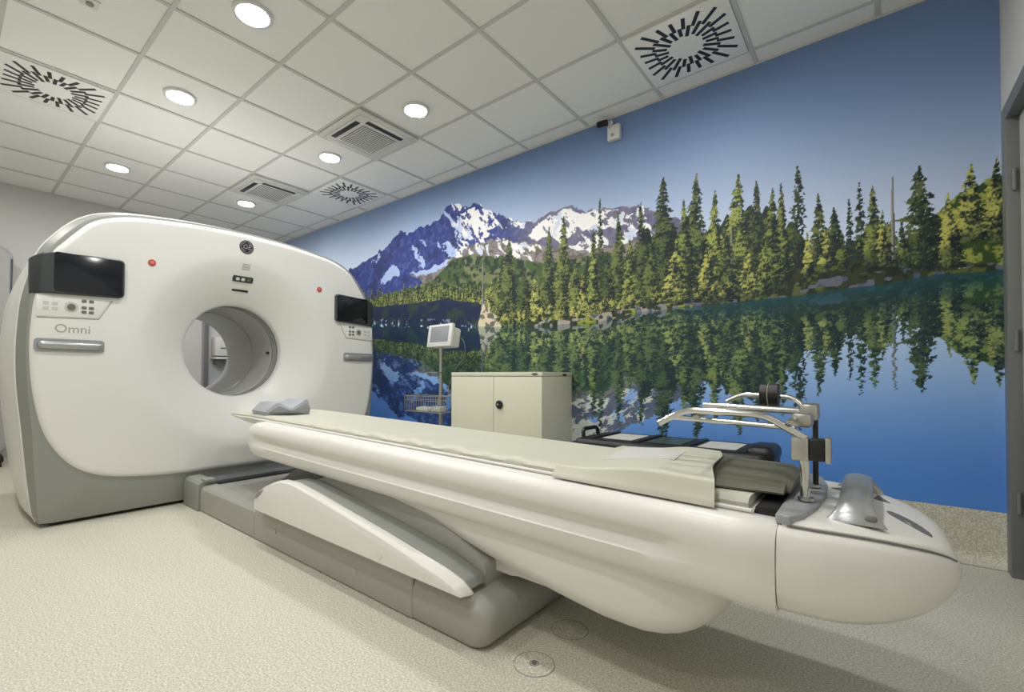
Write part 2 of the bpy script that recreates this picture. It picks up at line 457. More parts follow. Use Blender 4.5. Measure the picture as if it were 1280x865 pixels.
for a, b in zip(xs[:-1], xs[1:]):
    for c, d in zip(ys[:-1], ys[1:]):
        cx, cy = (a + b) / 2, (c + d) / 2
        if any(abs(cx - v[0]) < 0.1 and abs(cy - v[1]) < 0.1 for v in VENTS + ACS):
            continue
        sx, sy = round(b - a - 0.006, 3), round(d - c - 0.006, 3)
        if (sx, sy) not in tile_mesh:
            q = bm_box((-sx / 2, -sy / 2, 0.0), (sx / 2, sy / 2, 0.014))
            me = bpy.data.meshes.new('ceiling_tile'); q.to_mesh(me); q.free(); me.materials.append(M_TILE)
            tile_mesh[(sx, sy)] = me
        link_mesh('ceiling_tile', tile_mesh[(sx, sy)], ce, (cx, cy, H + 0.0125 + rnd.uniform(0, 0.0010)))

# ================================================================== the mural: a printed wallpaper, painted here in wall metres
def mural():
    rng = np.random.default_rng(11)
    cols = [X1]
    while cols[-1] > X0:
        cols.append(cols[-1] - 0.0032 * (1 + 0.45 * (X1 - cols[-1])))
    cols[-1] = X0
    xs = np.array(cols[::-1]); nz = 600
    zs = np.linspace(SKIRT, H, nz)
    nx = len(xs)
    Xg, Zg = np.meshgrid(xs, zs)

    def vnoise(x, z, seed):
        x0 = np.floor(x).astype(np.int64); z0 = np.floor(z).astype(np.int64)
        fx = x - x0; fz = z - z0
        fx = fx * fx * (3 - 2 * fx); fz = fz * fz * (3 - 2 * fz)
        def h(i, j):
            n = (i * 374761393 + j * 668265263 + seed * 974711) & 0xffffffff
            n = ((n ^ (n >> 13)) * 1274126177) & 0xffffffff
            return ((n ^ (n >> 16)) & 0xffff) / 65535.0
        return (h(x0, z0) * (1 - fx) + h(x0 + 1, z0) * fx) * (1 - fz) + (h(x0, z0 + 1) * (1 - fx) + h(x0 + 1, z0 + 1) * fx) * fz
    def fbm(x, z, s, seed, o=4):
        v = 0; a = 0.5; t = 0
        for k in range(o):
            v = v + a * vnoise(x * s, z * s, seed + k * 17); t += a; a *= 0.55; s *= 2.03
        return v / t
    def mix(C, col, m):
        return C + (np.asarray(col, float) - C) * m[..., None]
    def sm(a, b, v):
        t = np.clip((v - a) / (b - a), 0, 1); return t * t * (3 - 2 * t)
    def inside(poly, x, z):
        r = np.zeros(x.shape, bool); n = len(poly)
        for i in range(n):
            x1, z1 = poly[i]; x2, z2 = poly[(i + 1) % n]
            if z1 == z2: continue
            c = ((z1 > z) != (z2 > z)) & (x < (x2 - x1) * (z - z1) / (z2 - z1) + x1)
            r ^= c
        return r
    def line(pts, x):
        return np.interp(x, [p[0] for p in pts], [p[1] for p in pts])

    # the upper half of the picture is painted on a sheet that also reaches behind the water line, then mirrored into the lake
    def upper(Xs, Zs):
        x, z = np.meshgrid(Xs, Zs)
        n_f = fbm(x, z, 26, 3); n_m = fbm(x, z, 9, 5); n_c = fbm(x, z, 2.6, 9); n_s = vnoise(x * 140, z * 140, 21)
        C = np.zeros(x.shape + (3,))
        t = sm(1.75, 2.95, z + 0.12 * (x - 1))
        C[:] = np.array([194, 206, 226.]) * (1 - t[..., None]) + np.array([102, 125, 164.]) * t[..., None]
        # mountain
        jx = x + 0.10 * (fbm(x, z, 16, 31, 5) - 0.5); jz = z + 0.08 * (fbm(x, z, 18, 37, 5) - 0.5)
        mt = jz < line(RIDGE, x) + 0.012 * (n_f - 0.5)
        rock = np.zeros_like(C); rock[:] = (46, 60, 122)
        rock = mix(rock, (78, 88, 150), sm(0.5, 0.66, n_f) * 0.7)
        rock = mix(rock, (34, 44, 88), sm(0.52, 0.68, n_m) * 0.7)
        warm = sm(0.1, 0.8, x)
        rock = mix(rock, (124, 116, 126), warm * (0.45 + 0.5 * n_f))
        sc = inside(SCREE[0], jx, jz)
        rock = np.where(sc[..., None], mix(mix(rock, (138, 128, 124), np.full(x.shape, 0.85)), (94, 92, 84), sm(0.48, 0.62, n_f)), rock)
        snow = np.zeros(x.shape, bool)
        for s in SNOW: snow |= inside(s, jx, jz)
        # scattered snow fields cut by rock bands
        snow |= mt & (fbm(x * 1.4 + z * 1.3, z * 0.6 - x * 0.5, 9, 51) > 0.62) & (x > -0.5) & (x < 1.9) & (z > 1.95)
        streak = fbm(x * 1.5 + z * 1.1, z * 0.5 - x * 0.35, 13, 55)
        snow &= ~((streak > 0.60) & (n_f > 0.40))
        sncol = np.zeros_like(C); sncol[:] = (240, 232, 222)
        sncol = mix(sncol, (150, 170, 214), np.clip(sm(-0.15, -0.5, x) * 0.9 + 0.55 * sm(0.5, 0.66, n_m), 0, 0.9))
        rock = np.where(snow[..., None], sncol, rock)
        C = np.where(mt[..., None], rock, C)
        # wooded mid hill
        mh = inside(MIDHILL, x + 0.05 * (n_f - 0.5), z + 0.05 * (n_f - 0.5))
        hc = np.zeros_like(C); hc[:] = (66, 86, 52)
        hc = mix(hc, (120, 122, 88), sm(0.5, 0.64, n_m) * 0.8); hc = mix(hc, (34, 52, 44), sm(0.46, 0.62, n_f))
        C = np.where(mh[..., None], hc, C)
        # hillside on the far right
        hr = inside(HILL, x + 0.06 * (n_f - 0.5), z + 0.06 * (n_f - 0.5))
        hc = np.zeros_like(C); hc[:] = (136, 144, 70)
        hc = mix(hc, (176, 168, 110), sm(0.56, 0.66, n_m) * 0.7); hc = mix(hc, (46, 66, 30), sm(0.44, 0.58, n_f))
        C = np.where(hr[..., None], hc, C)
        # bank
        bk = z < line(BANK, x) + 0.05 * (n_f - 0.5)
        bk &= x > 0.06
        bc = np.zeros_like(C); bc[:] = (44, 54, 34)
        lit = sm(0.5, 0.62, n_m + 0.12 * (n_f - 0.5))
        bc = mix(bc, (150, 156, 62), lit * (0.85 - 0.5 * sm(2.0, 2.6, x)))
        bc = mix(bc, (20, 28, 26), sm(0.52, 0.62, n_f) * 0.75)
        # stones at the water's edge
        hs = z - line(SHORE, x)
        cell = vnoise(x * 26, z * 40, 77)
        st = (hs < 0.05 + 0.06 * vnoise(x * 6, z * 0, 79)) & (cell > 0.46 + 0.16 * (x > 2.2))
        stc = np.zeros_like(C); stc[:] = (150, 142, 132)
        stc = mix(stc, (70, 78, 100), np.clip(sm(0.5, 0.3, n_f) + 0.75 * sm(1.6, 2.1, x), 0, 1))
        bc = np.where(st[..., None], stc, bc)
        C = np.where(bk[..., None], bc, C)
        # trees
        def tree(tx, zt, zb, hw, kind, seed, dark=0.0):
            i0, i1 = np.searchsorted(Xs, [tx - hw * 1.25, tx + hw * 1.25]); j0, j1 = np.searchsorted(Zs, [zb - 0.01, zt + 0.01])
            if i1 <= i0 or j1 <= j0: return
            xx = x[j0:j1, i0:i1]; zz = z[j0:j1, i0:i1]
            h = np.clip((zz - zb) / (zt - zb), 0, 1); d = 1 - h
            lean = 0.06 * hw * np.sin(h * 5 + seed)
            dx = (xx - tx - lean) / hw
            if kind == 2:                                     # bare bleached trunk
                m = np.abs(dx) < (0.35 + 0.65 * d)
                c = np.where((dx > 0)[..., None], (74, 76, 80.), (140, 136, 128.))
                C[j0:j1, i0:i1] = np.where(m[..., None], c, C[j0:j1, i0:i1]); return
            nb = max(7, (zt - zb) / 0.034)
            ph = d * nb + 0.55 * np.abs(dx) + 0.7 * vnoise(xx * 30 + seed, zz * 18, seed + 3)
            saw = ph - np.floor(ph)
            side = np.where(dx > 0, 1, 0)
            blen = vnoise(np.floor(ph) * 3.7 + side * 11.3, np.full(xx.shape, seed * 1.7), seed)
            prof = (0.07 + 0.93 * np.minimum(1, 1.45 * d) ** 0.85) if kind != 1 else (0.14 + 0.62 * np.minimum(1, d * 1.7) ** 0.8)
            prof = np.where(d > 0.93, prof * 0.8, prof)
            wdt = prof * (0.55 + 0.62 * blen) * (0.70 + 0.42 * saw)
            m = np.abs(dx) < wdt
            gap = vnoise(xx * 95, zz * 120, seed + 9) + 0.35 * (1 - saw)
            m &= gap > (0.40 if kind == 1 else 0.22) + 0.22 * np.abs(dx) / np.maximum(wdt, 0.05)
            trunk = (np.abs(dx) < 0.035 + 0.03 * d)
            fine = vnoise(xx * 150, zz * 110, seed + 5); mid = vnoise(xx * 34, zz * 26, seed + 7)
            litv = np.clip(0.62 - 0.75 * dx + 1.1 * (fine - 0.5) + 1.1 * (mid - 0.5) + 0.5 * (saw - 0.5), 0, 1)
            lo = np.array([17, 31, 34.]); hi = np.array([148, 156, 76.]) if kind != 3 else np.array([178, 178, 92.])
            if kind == 1: hi = np.array([84, 98, 56.])
            k = (litv ** 1.7 * (1 - dark) * (1 - 0.55 * sm(0.75, 1.0, d) * (1 if tx > 1.7 else 0)))[..., None]
            c = lo + (hi - lo) * k
            S = C[j0:j1, i0:i1]
            S = np.where((trunk & ~m)[..., None], (70, 62, 52.), S)
            C[j0:j1, i0:i1] = np.where(m[..., None], c, S)
        # distant forest wall on the left
        r = random.Random(3)
        for row, (lift, dk) in enumerate(((0.0, 0.25), (-0.07, 0.1), (-0.14, 0.35))):
            tx = X0
            while tx < 0.62:
                top = line(LEFTFOREST, np.array(tx)) + lift + r.uniform(-0.04, 0.07)
                tree(tx, float(top), float(top) - r.uniform(0.2, 0.3), r.uniform(0.03, 0.055), r.choice((0, 0, 3)), r.randrange(1000), dk)
                tx += r.uniform(0.028, 0.055)
        lf = (x < 0.1) & (z < line(LEFTFOREST, x) - 0.17 + 0.05 * (n_m - 0.5)) & (z > line(SHORE, x) - 0.4)
        dc = np.zeros_like(C); dc[:] = (28, 38, 66); dc = mix(dc, (40, 58, 56), sm(0.5, 0.6, n_m)); dc = mix(dc, (120, 128, 164), sm(0.60, 0.68, n_f) * (hs < 0.05))
        C = np.where(lf[..., None], dc, C)
        # deep wood behind the single trees
        wood = (x > 0.3) & (x < 3.0) & (z > line(BANK, x) - 0.02) & (z < line([(0.3, 1.66), (0.6, 1.74), (1.0, 1.78), (1.5, 1.82), (1.75, 2.0), (2.4, 1.97), (2.6, 1.83), (2.75, 1.72), (3.0, 1.66)], x) + 0.22 * (vnoise(x * 22, z * 3, 91) - 0.5))
        wc = np.zeros_like(C); wc[:] = (34, 52, 44); wc = mix(wc, (84, 98, 52), sm(0.5, 0.66, fbm(x * 1.6, z * 0.8, 20, 93))); wc = mix(wc, (20, 32, 34), sm(0.5, 0.62, n_f) * .8)
        C = np.where(wood[..., None], wc, C)
        # wood on the point, far rows first
        r = random.Random(8)
        for k in range(70):
            tx = r.uniform(0.35, 3.3); b = float(line(BANK, np.array(tx))) - r.uniform(-0.03, 0.06)
            hgt = r.uniform(0.16, 0.34) * (1.2 if 1.6 < tx < 2.6 else 0.8)
            tree(tx, b + hgt, b, r.uniform(0.035, 0.075), r.choice((0, 0, 3)), r.randrange(1000), r.uniform(0, 0.4))
        order = sorted(range(len(TREES)), key=lambda i: -TREES[i][1] + (0.3 if TREES[i][4] == 3 else 0))
        for i in order:
            tx, zt, zb, hw, kd = TREES[i]
            tree(tx, zt, zb, hw, kd, i * 13 + 1, r.choice((.05, .2, .35, .5)) if kd < 2 else .05)
        # low lit shrubs along the bank
        for k in range(120):
            tx = r.uniform(0.32, 2.3); b = float(line(SHORE, np.array(tx))) + r.uniform(0.05, 0.12)
            tree(tx, b + r.uniform(0.03, 0.08), b, r.uniform(0.03, 0.06), 3, r.randrange(1000), r.uniform(0, 0.3))
        # the pale rock point with its dead trunk
        rp = inside([(0.0, 1.40), (0.03, 1.5), (0.06, 1.60), (0.11, 1.66), (0.15, 1.58), (0.2, 1.52), (0.27, 1.46), (0.3, 1.38)], x + 0.03 * (n_f - 0.5), z + 0.04 * (n_f - 0.5))
        rc = np.zeros_like(C); rc[:] = (196, 186, 164); rc = mix(rc, (96, 92, 84), sm(0.46, 0.6, n_f))
        C = np.where(rp[..., None], rc, C)
        return C

    lo = 0.30
    ZU = np.linspace(lo, 3.4, 690)
    U = upper(xs, ZU)
    shore = line(SHORE, xs) + 0.012 * (vnoise(xs * 9, xs * 0, 61) - 0.5)
    dzu = ZU[1] - ZU[0]
    ridx = np.clip(np.round((Zg - lo) / dzu).astype(int), 0, len(ZU) - 1)
    cidx = np.broadcast_to(np.arange(nx), Zg.shape)
    img = U[ridx, cidx]
    # lake: mirrored picture, shaken sideways by ripples, tinted by the water
    dep = shore[None, :] - Zg
    water = dep > 0
    mz = shore[None, :] + dep * 0.97 + 0.012 * (vnoise(Xg * 5, Zg * 90, 71) - 0.5) * np.clip(dep * 4, 0.15, 1)
    sx = np.clip(cidx + ((vnoise(Xg * 4, Zg * 120, 73) - 0.5) * 0.03 / 0.006 * np.clip(dep * 5, 0.3, 1.5)).astype(int), 0, nx - 1)
    rr = np.clip(np.round((mz - lo) / dzu).astype(int), 0, len(ZU) - 1)
    R = U[rr, sx]
    lum = R.mean(axis=2)
    skyish = sm(120, 165, R[..., 2]) * sm(8, 30, R[..., 2] - R[..., 0])
    t = sm(0.0, 1.15, dep)[..., None]
    wcol = np.array([182, 200, 222.]) * (1 - t) + np.array([74, 124, 196.]) * t
    teal = np.array([20, 66, 78.])
    body = R * 0.74 + teal * 0.26
    near = sm(0.16, 0.0, dep)[..., None] * sm(1.7, 2.4, Xg)[..., None]
    body = body * (1 - 0.75 * near) + np.array([18, 62, 72.]) * 0.75 * near
    lake = body * (1 - skyish[..., None]) + wcol * skyish[..., None]
    img = np.where(water[..., None], lake, img)
    img = np.clip(img * 1.15, 0, 255) / 255.0
    linc = np.where(img <= 0.04045, img / 12.92, ((img + 0.055) / 1.055) ** 2.4)

    yy = Y1 - 0.0025
    co = np.empty((nz * nx, 3), np.float32)
    co[:, 0] = Xg.ravel(); co[:, 1] = yy; co[:, 2] = Zg.ravel()
    idx = np.arange(nz * nx).reshape(nz, nx)
    q = np.stack([idx[:-1, :-1], idx[:-1, 1:], idx[1:, 1:], idx[1:, :-1]], -1).reshape(-1, 4)
    me = bpy.data.meshes.new('mural')
    me.vertices.add(len(co)); me.vertices.foreach_set('co', co.ravel())
    me.loops.add(q.size); me.loops.foreach_set('vertex_index', q.ravel().astype(np.int32))
    me.polygons.add(len(q)); me.polygons.foreach_set('loop_start', np.arange(0, q.size, 4, dtype=np.int32))
    me.update(calc_edges=True)
    at = me.color_attributes.new('print', 'FLOAT_COLOR', 'POINT')
    rgba = np.ones((nz * nx, 4), np.float32); rgba[:, :3] = linc.reshape(-1, 3)
    at.data.foreach_set('color', rgba.ravel())
    mt = bpy.data.materials.new('mural_print'); mt.use_nodes = True
    nt = mt.node_tree; b = nt.nodes['Principled BSDF']
    b.inputs['Roughness'].default_value = 0.55
    b.inputs['Specular IOR Level'].default_value = 0.35
    a = nt.nodes.new('ShaderNodeVertexColor'); a.layer_name = 'print'
    nt.links.new(a.outputs['Color'], b.inputs['Base Color'])
    me.materials.append(mt)
    o = link_mesh('mural', me, wb)
    o['label'] = 'printed mural of a snowy mountain, conifers and a mirror-calm lake'
mural()

# ================================================================== the scanner gantry
ga = thing('scanner_gantry', (-1.5, CY, 0), 'big white ring-shaped scanner with grey rim, round bore and two dark displays', 'scanner')
BZ = 1.13             # bore centre height
XF = -0.866           # front face
NA = 240

def half(pts):
    """closed outline from (half width, height) points, bottom centre to top centre"""
    right = [(CY + d, z) for d, z in pts]
    left = [(CY - d, z) for d, z in reversed(pts) if d > 1e-6]
    return right + left

def polar(pts, n=NA, cz=BZ):
    c = catmull(half(pts), 1600)
    ang = np.array([math.atan2(z - cz, y - CY) for y, z in c]); rad = np.array([math.hypot(y - CY, z - cz) for y, z in c])
    o = np.argsort(ang); ang, rad = ang[o], rad[o]
    ang = np.concatenate([ang - 2 * PI, ang, ang + 2 * PI]); rad = np.concatenate([rad, rad, rad])
    return np.interp(np.linspace(-PI, PI, n, endpoint=False), ang, rad)

TH = np.linspace(-PI, PI, NA, endpoint=False)
def ring(x, r):
    r = np.broadcast_to(r, (NA,))
    return [(x if np.isscalar(x) else x[i], CY + r[i] * math.cos(TH[i]), BZ + r[i] * math.sin(TH[i])) for i in range(NA)]

PANEL = [(0, .215), (.42, .22), (.70, .241), (.865, .272), (.98, .325), (1.06, .404), (1.13, .52), (1.175, .66), (1.207, .86), (1.22, 1.07), (1.214, 1.26),
         (1.195, 1.43), (1.14, 1.65), (1.065, 1.765), (1.0, 1.85), (.955, 1.9), (.885, 1.945), (.76, 1.99), (.60, 2.015), (.33, 2.043), (0, 2.055)]
G0 = [(0, .022), (.6, .022), (1.08, .022), (1.15, .026), (1.166, .06), (1.185, .3), (1.203, .6), (1.224, .85), (1.234, 1.06), (1.228, 1.26), (1.212, 1.43),
      (1.157, 1.66), (1.083, 1.785), (1.017, 1.868), (.968, 1.916), (.892, 1.964), (.765, 2.008), (.60, 2.034), (.33, 2.06), (0, 2.072)]
G1 = [(0, .022), (.6, .022), (1.09, .022), (1.165, .026), (1.18, .06), (1.208, .3), (1.235, .6), (1.258, .85), (1.265, 1.06), (1.258, 1.26), (1.24, 1.43),
      (1.18, 1.68), (1.105, 1.81), (1.04, 1.893), (.985, 1.945), (.905, 1.995), (.775, 2.037), (.60, 2.062), (.33, 2.086), (0, 2.096)]
G2 = [(0, .022), (.6, .022), (1.10, .022), (1.18, .026), (1.195, .06), (1.236, .263), (1.262, .467), (1.283, .669), (1.299, .869), (1.305, 1.068), (1.292, 1.269), (1.268, 1.43),
      (1.205, 1.63), (1.12, 1.81), (1.05, 1.905), (.99, 1.965), (.905, 2.02), (.775, 2.062), (.60, 2.088), (.33, 2.11), (0, 2.12)]
def shrink(pts, e):
    return [(max(0, d - e) if d > 0.05 else d, z if z < 0.1 else z - e * 0.8) for d, z in pts]
RP, R0_, R1_, R2_ = polar(PANEL), polar(G0), polar(G1), polar(G2)
R3_, R4_, R5_ = polar(shrink(G2, .015)), polar(shrink(G2, .03)), polar(shrink(G2, .10))

# white front cover with the funnel running into the bore
def funnel_x(r):
    t = min(1, max(0, (r - 0.38) / 0.34))
    return XF - 0.186 * (1 - t) ** 1.45
secs = [ring(-1.10, .366), ring(-1.075, .370), ring(-1.06, .374)]
for k in range(15):
    r = 0.38 + 0.34 * k / 14
    secs.append(ring(funnel_x(r), r))
for k in range(1, 6):
    secs.append(ring(XF, 0.72 + (RP - 0.04 - 0.72) * k / 5))
for k in range(1, 7):
    a = k / 6 * PI / 2
    secs.append(ring(XF - 0.03 * (1 - math.cos(a)), RP - 0.04 + 0.04 * math.sin(a)))
secs.append(ring(XF - 0.06, RP - 0.002))
loft('front_cover', secs, M_WHITE, ga, cap0=False, cap1=False, sharp=60)
# grey frame around it
secs = [ring(XF - 0.022, RP * 0.93), ring(XF - 0.022, R0_ - 0.012), ring(XF - 0.026, R0_ - 0.003), ring(XF - 0.036, R0_), ring(-1.0, R1_)]
loft('front_frame', secs, M_GREY, ga, cap0=False, cap1=False, sharp=40)
# white side and rear covers
secs = [ring(-1.0, R1_ - 0.004), ring(-1.004, R1_ + 0.006), ring(-1.05, R1_ * 0.72 + R2_ * 0.28), ring(-1.12, R1_ * 0.3 + R2_ * 0.7), ring(-1.25, R2_), ring(-1.5, R2_), ring(-1.75, R3_), ring(-2.0, R4_), ring(-2.2, R4_ * 0.6 + R5_ * 0.4), ring(-2.26, R5_)]
loft('side_cover', secs, M_WHITE, ga, cap0=False, cap1=False, sharp=40)
secs = [ring(-2.262, R5_), ring(-2.29, R5_ - 0.05), ring(-2.295, np.minimum(R5_ - 0.1, 0.62)), ring(-2.29, .48), ring(-2.27, .42), ring(-2.235, .385), ring(-2.2, .366)]
loft('rear_cover', secs, M_WHITE, ga, cap0=False, cap1=False, sharp=60)
loft('plinth', [[(x, y, z) for x, y in ((-.93, CY - 1.11), (-.93, CY + 1.11), (-2.1, CY + 1.11), (-2.1, CY - 1.11))] for z in (0, 0.03)], M_SEAM, ga)
# tunnel
secs = [ring(x, r) for x, r in ((-1.09, .366), (-1.105, .372), (-1.235, .372), (-1.245, .366), (-1.62, .366), (-1.625, .358), (-2.18, .358), (-2.21, .366))]
loft('bore_liner', secs, M_LINER, ga, cap0=False, cap1=False, sharp=30)
for x in (-1.13, -1.17, -1.21):
    loft('seam_ring', [ring(x - 0.002, .3715), ring(x - 0.002, .3695), ring(x + 0.002, .3695), ring(x + 0.002, .3715)], M_KEY, ga, cap0=False, cap1=False)
box('laser_window', (-1.30, CY + .352, 1.125), (-1.26, CY + .3665, 1.145), M_BLACK, ga, 0.002)
box('seam_strip', (-1.60, CY + .344, 1.0), (-1.36, CY + .352, 1.006), M_KEY, ga)

def plate(name, c, X, Y, w, h, d, material, parent, r=0.004):
    """thin rounded plate lying on the plane spanned by X (right) and Y (up)"""
    X = Vector(X).normalized(); Y = Vector(Y).normalized(); N = X.cross(Y)
    o = rrect(0, 0, w, h, min(r, w * .49, h * .49), 4)
    c = Vector(c)
    rr = 0.0
    secs = [[c + X * a + Y * b for a, b in o], [c + X * a + Y * b + N * d * .8 for a, b in o], [c + X * a * .985 + Y * b * .985 + N * d for a, b in o]]
    return loft(name, secs, material, parent, sharp=30)

YA = (0, 1, 0); ZA = (0, 0, 1)
def on_funnel(z):
    r = z - BZ; t = (r - .38) / .34
    s = 0.186 * 1.45 * max(0, 1 - t) ** .45 / .34
    return (funnel_x(r), s)
def funnel_plate(name, y, z, w, h, d, material, parent, r=0.004, lift=0.0):
    x, s = on_funnel(z)
    Yv = Vector((s, 0, 1)).normalized(); N = Vector(YA).cross(Yv)
    return plate(name, Vector((x, y, z)) + N * lift, YA, Yv, w, h, d, material, parent, r)
ind = funnel_plate('indicator_panel', 1.957, 1.70, .155, .05, .006, M_DISPG, ga, .01)
for k, (dy, m_) in enumerate(((-.04, M_WPLAS), (.0, M_WPLAS), (.045, M_KEY))):
    funnel_plate('indicator_lamp', 1.957 + dy, 1.70, .026, .024, .003, m_, ind, .006, .006)
funnel_plate('sensor_slot', 1.957, 1.615, .125, .018, .004, M_BLACK, ga, .004)
for k in range(4):
    funnel_plate('speaker_slit', 1.965, 1.775 + .013 * k, .06, .004, .002, M_LINE, ga, .002)

# round maker's badge
lg = loft('badge', tube_geo([(XF, CY - .003, 1.949), (XF + .006, CY - .003, 1.949)], .053, 40), M_BLACK, ga)
tag(lg, 'round black badge with a silver monogram in a ring')
tor = [[(XF + .0062 + .0016 * math.sin(b), CY - .003 + (.045 + .0016 * math.cos(b)) * math.cos(a), 1.949 + (.045 + .0016 * math.cos(b)) * math.sin(a)) for b in np.linspace(0, 2 * PI, 6, endpoint=False)] for a in np.linspace(0, 2 * PI, 41)]
loft('badge_ring', tor, M_SILVER, lg, cap0=False, cap1=False)
text_mesh('badge_letters', 'GE', .052, M_SILVER, lg, (XF + .0068, CY - .003, 1.949), YA, ZA, .001, shear=.25)
for s in (0, 1, 2, 3):                       # curls of the monogram
    a0 = PI / 4 + s * PI / 2
    pth = [(XF + .0068, CY - .003 + (.036 + .003 * math.sin(k)) * math.cos(a0 - .5 + k * .1), 1.949 + (.036 + .003 * math.sin(k)) * math.sin(a0 - .5 + k * .1)) for k in range(11)]
    tube('badge_curl', pth, .0016, M_SILVER, lg, 6)

def mir(y, s):
    return y if s < 0 else 2 * CY - y
for s in (-1, 1):
    # wrap-round display: housing turns the corner of the cover
    st = [(.742, -.975, -.905, 1.414, 1.628), (.76, -.94, -.868, 1.416, 1.64), (.79, -.90, -.846, 1.418, 1.66), (.83, -.885, -.838, 1.42, 1.67), (1.0, -.875, -.836, 1.427, 1.68), (1.155, -.875, -.836, 1.433, 1.687), (1.175, -.875, -.837, 1.441, 1.679), (1.183, -.875, -.842, 1.452, 1.668)]
    secs = []
    for y, xb, xf, z0, z1 in st:
        c = .008
        secs.append([(xb, mir(y, s), z0), (xf - c, mir(y, s), z0), (xf, mir(y, s), z0 + c), (xf, mir(y, s), z1 - c), (xf - c, mir(y, s), z1), (xb, mir(y, s), z1)])
    hs = loft('display', secs, M_DISPG, ga, sharp=30)
    plate('screen', (-.8365, mir(1.006, s), 1.556), YA, ZA, .33, .236, .003, M_GLASS, hs, .014)
    # key panel below
    pts = [(.768, 1.408), (1.115, 1.413), (1.055, 1.290), (.768, 1.278)]
    pts = [(mir(a, s), b) for a, b in pts]
    kp = prism('key_panel', pts, 'x', XF - .004, XF + .004, M_WHITE, ga, .0025)
    ln = [(XF + .001, mir(a, s), b) for a, b in ((.772, 1.272), (1.058, 1.284), (1.125, 1.413))]
    tube('panel_groove', ln, .0022, M_LINE, kp, 6)
    for a in (.985, 1.02):
        for b in (1.322, 1.350, 1.392):
            plate('key', (XF + .004, mir(a, s), b), YA, ZA, .024, .018, .003, M_KEY, kp, .005)
    for a in (.81, .85):
        for b in (1.33, 1.362):
            plate('key', (XF + .004, mir(a, s), b), YA, ZA, .026, .02, .002, M_KEYL, kp, .004)
    kb = rod('jog_knob', (XF + .003, mir(.925, s), 1.348), (XF + .014, mir(.925, s), 1.348), .019, M_KEY, kp, 20)
    rod('knob_ring', (XF + .0035, mir(.925, s), 1.348), (XF + .005, mir(.925, s), 1.348), .033, M_KEYL, kp, 24)
    # silver grip
    gp = plate('grip_handle', (XF - .002, mir(.924, s), 1.108), YA, ZA, .325, .078, .012, M_SILVER2, ga, .016)
    bar = [(XF + .008, mir(y, s), 1.108) for y in (.775, .785, .80, .92, 1.05, 1.068, 1.078)]
    tube('grip_bar', bar, [.012, .022, .026, .027, .026, .022, .012], M_SILVER, gp, 14)
    # emergency stop
    eb = rod('stop_ring', (XF - .001, mir(1.337, s), 1.704), (XF + .006, mir(1.337, s), 1.704), .0225, M_RED, ga, 24)
    eb2 = rod('stop_button', (XF + .005, mir(1.337, s), 1.704), (XF + .010, mir(1.337, s), 1.704), .013, M_PINK, eb, 20, .002)
t_ = text_mesh('lettering', 'Omni', .074, M_LETTER, ga, (XF + .0008, .935, 1.21), YA, ZA, .0008)
t_['label'] = 'pale grey Omni lettering'

# ================================================================== the patient table
tb = thing('patient_table', (1.0, CY, 0), 'long white scanner patient table with pointed end on a low grey base', 'table')
def ztop(x): return 0.646 - 0.0232 * x        # upper edge of the white shell
def zpad(x): return 0.653 - 0.0215 * x         # cradle edge

# --- grey base: side rails in three lengths, deck, end cap, collar at the scanner
def rail(name, x0, x1, zt, material, far=False, y0=1.56, y1=1.66, bolt=()):
    prof = [(y0, .006), (y0, zt - .045), (y0 + .006, zt - .022), (y0 + .022, zt - .006), (y0 + .045, zt), (y1, zt), (y1, .006)]
    if far: prof = [(2 * CY - y, z) for y, z in prof]
    ep = .0035
    secs = [[(x, y + (s_ * (CY - y) / abs(CY - y)), z - (s_ if z > .05 else 0)) for y, z in prof] for x, s_ in ((x0, ep), (x0 + ep, 0), (x1 - ep, 0), (x1, ep))]
    o = loft(name, secs, material, tb, sharp=25)
    for bx_, bz_ in bolt:
        yy = y0 if not far else 2 * CY - y0
        rod('bolt_cap', (bx_, yy + .002, bz_), (bx_, yy - .0025, bz_), .017, M_BASE, o, 20, .001)
    return o
for far in (False, True):
    rail('base_rail', -.58, .252, .170, M_BASE, far)
    rail('base_rail', .256, 1.612, .184, M_BASE, far, bolt=((.50, .095), (1.235, .08)))
    rail('base_collar', -.86, -.583, .200, M_GREY, far, y0=1.545, y1=1.65)
    a, b = (1.60, 1.64) if not far else (2 * CY - 1.64, 2 * CY - 1.60)
    tag(box('collar_cap', (-.64, a - .02, .19), (-.56, b + .01, .212), M_GREY, tb, .006))
box('base_deck', (-.60, 1.655, .012), (1.62, 2 * CY - 1.655, .160), M_BASE, tb, .004)
box('cable_flap', (-.85, 1.655, .10), (-.60, 2 * CY - 1.655, .190), M_BASE2, tb, .01)
box('flap_lip', (-.60, 1.66, .158), (-.585, 2 * CY - 1.66, .172), M_SEAM, tb, .002)
secs = []
for z, xe, ins in ((.008, 1.952, .006), (.025, 1.966, .001), (.06, 1.974, 0), (.10, 1.972, 0), (.125, 1.962, .004), (.146, 1.938, .012), (.163, 1.895, .026), (.176, 1.83, .045), (.185, 1.75, .07)):
    y0_, y1_ = 1.558 + ins, 2 * CY - 1.558 - ins
    rc = .05
    pts = [(1.616, y0_)] + [(xe - rc + rc * math.sin(a_), y0_ + rc - rc * math.cos(a_)) for a_ in np.linspace(0, PI / 2, 8)] + [(xe - rc + rc * math.cos(a_), y1_ - rc + rc * math.sin(a_)) for a_ in np.linspace(0, PI / 2, 8)] + [(1.616, y1_)]
    secs.append([(x, y, z) for x, y in pts])
loft('base_end_cap', secs, M_BASE, tb, sharp=45)
box('base_foot', (-.8, 1.575, 0), (1.90, 2 * CY - 1.575, .014), M_SEAM, tb)

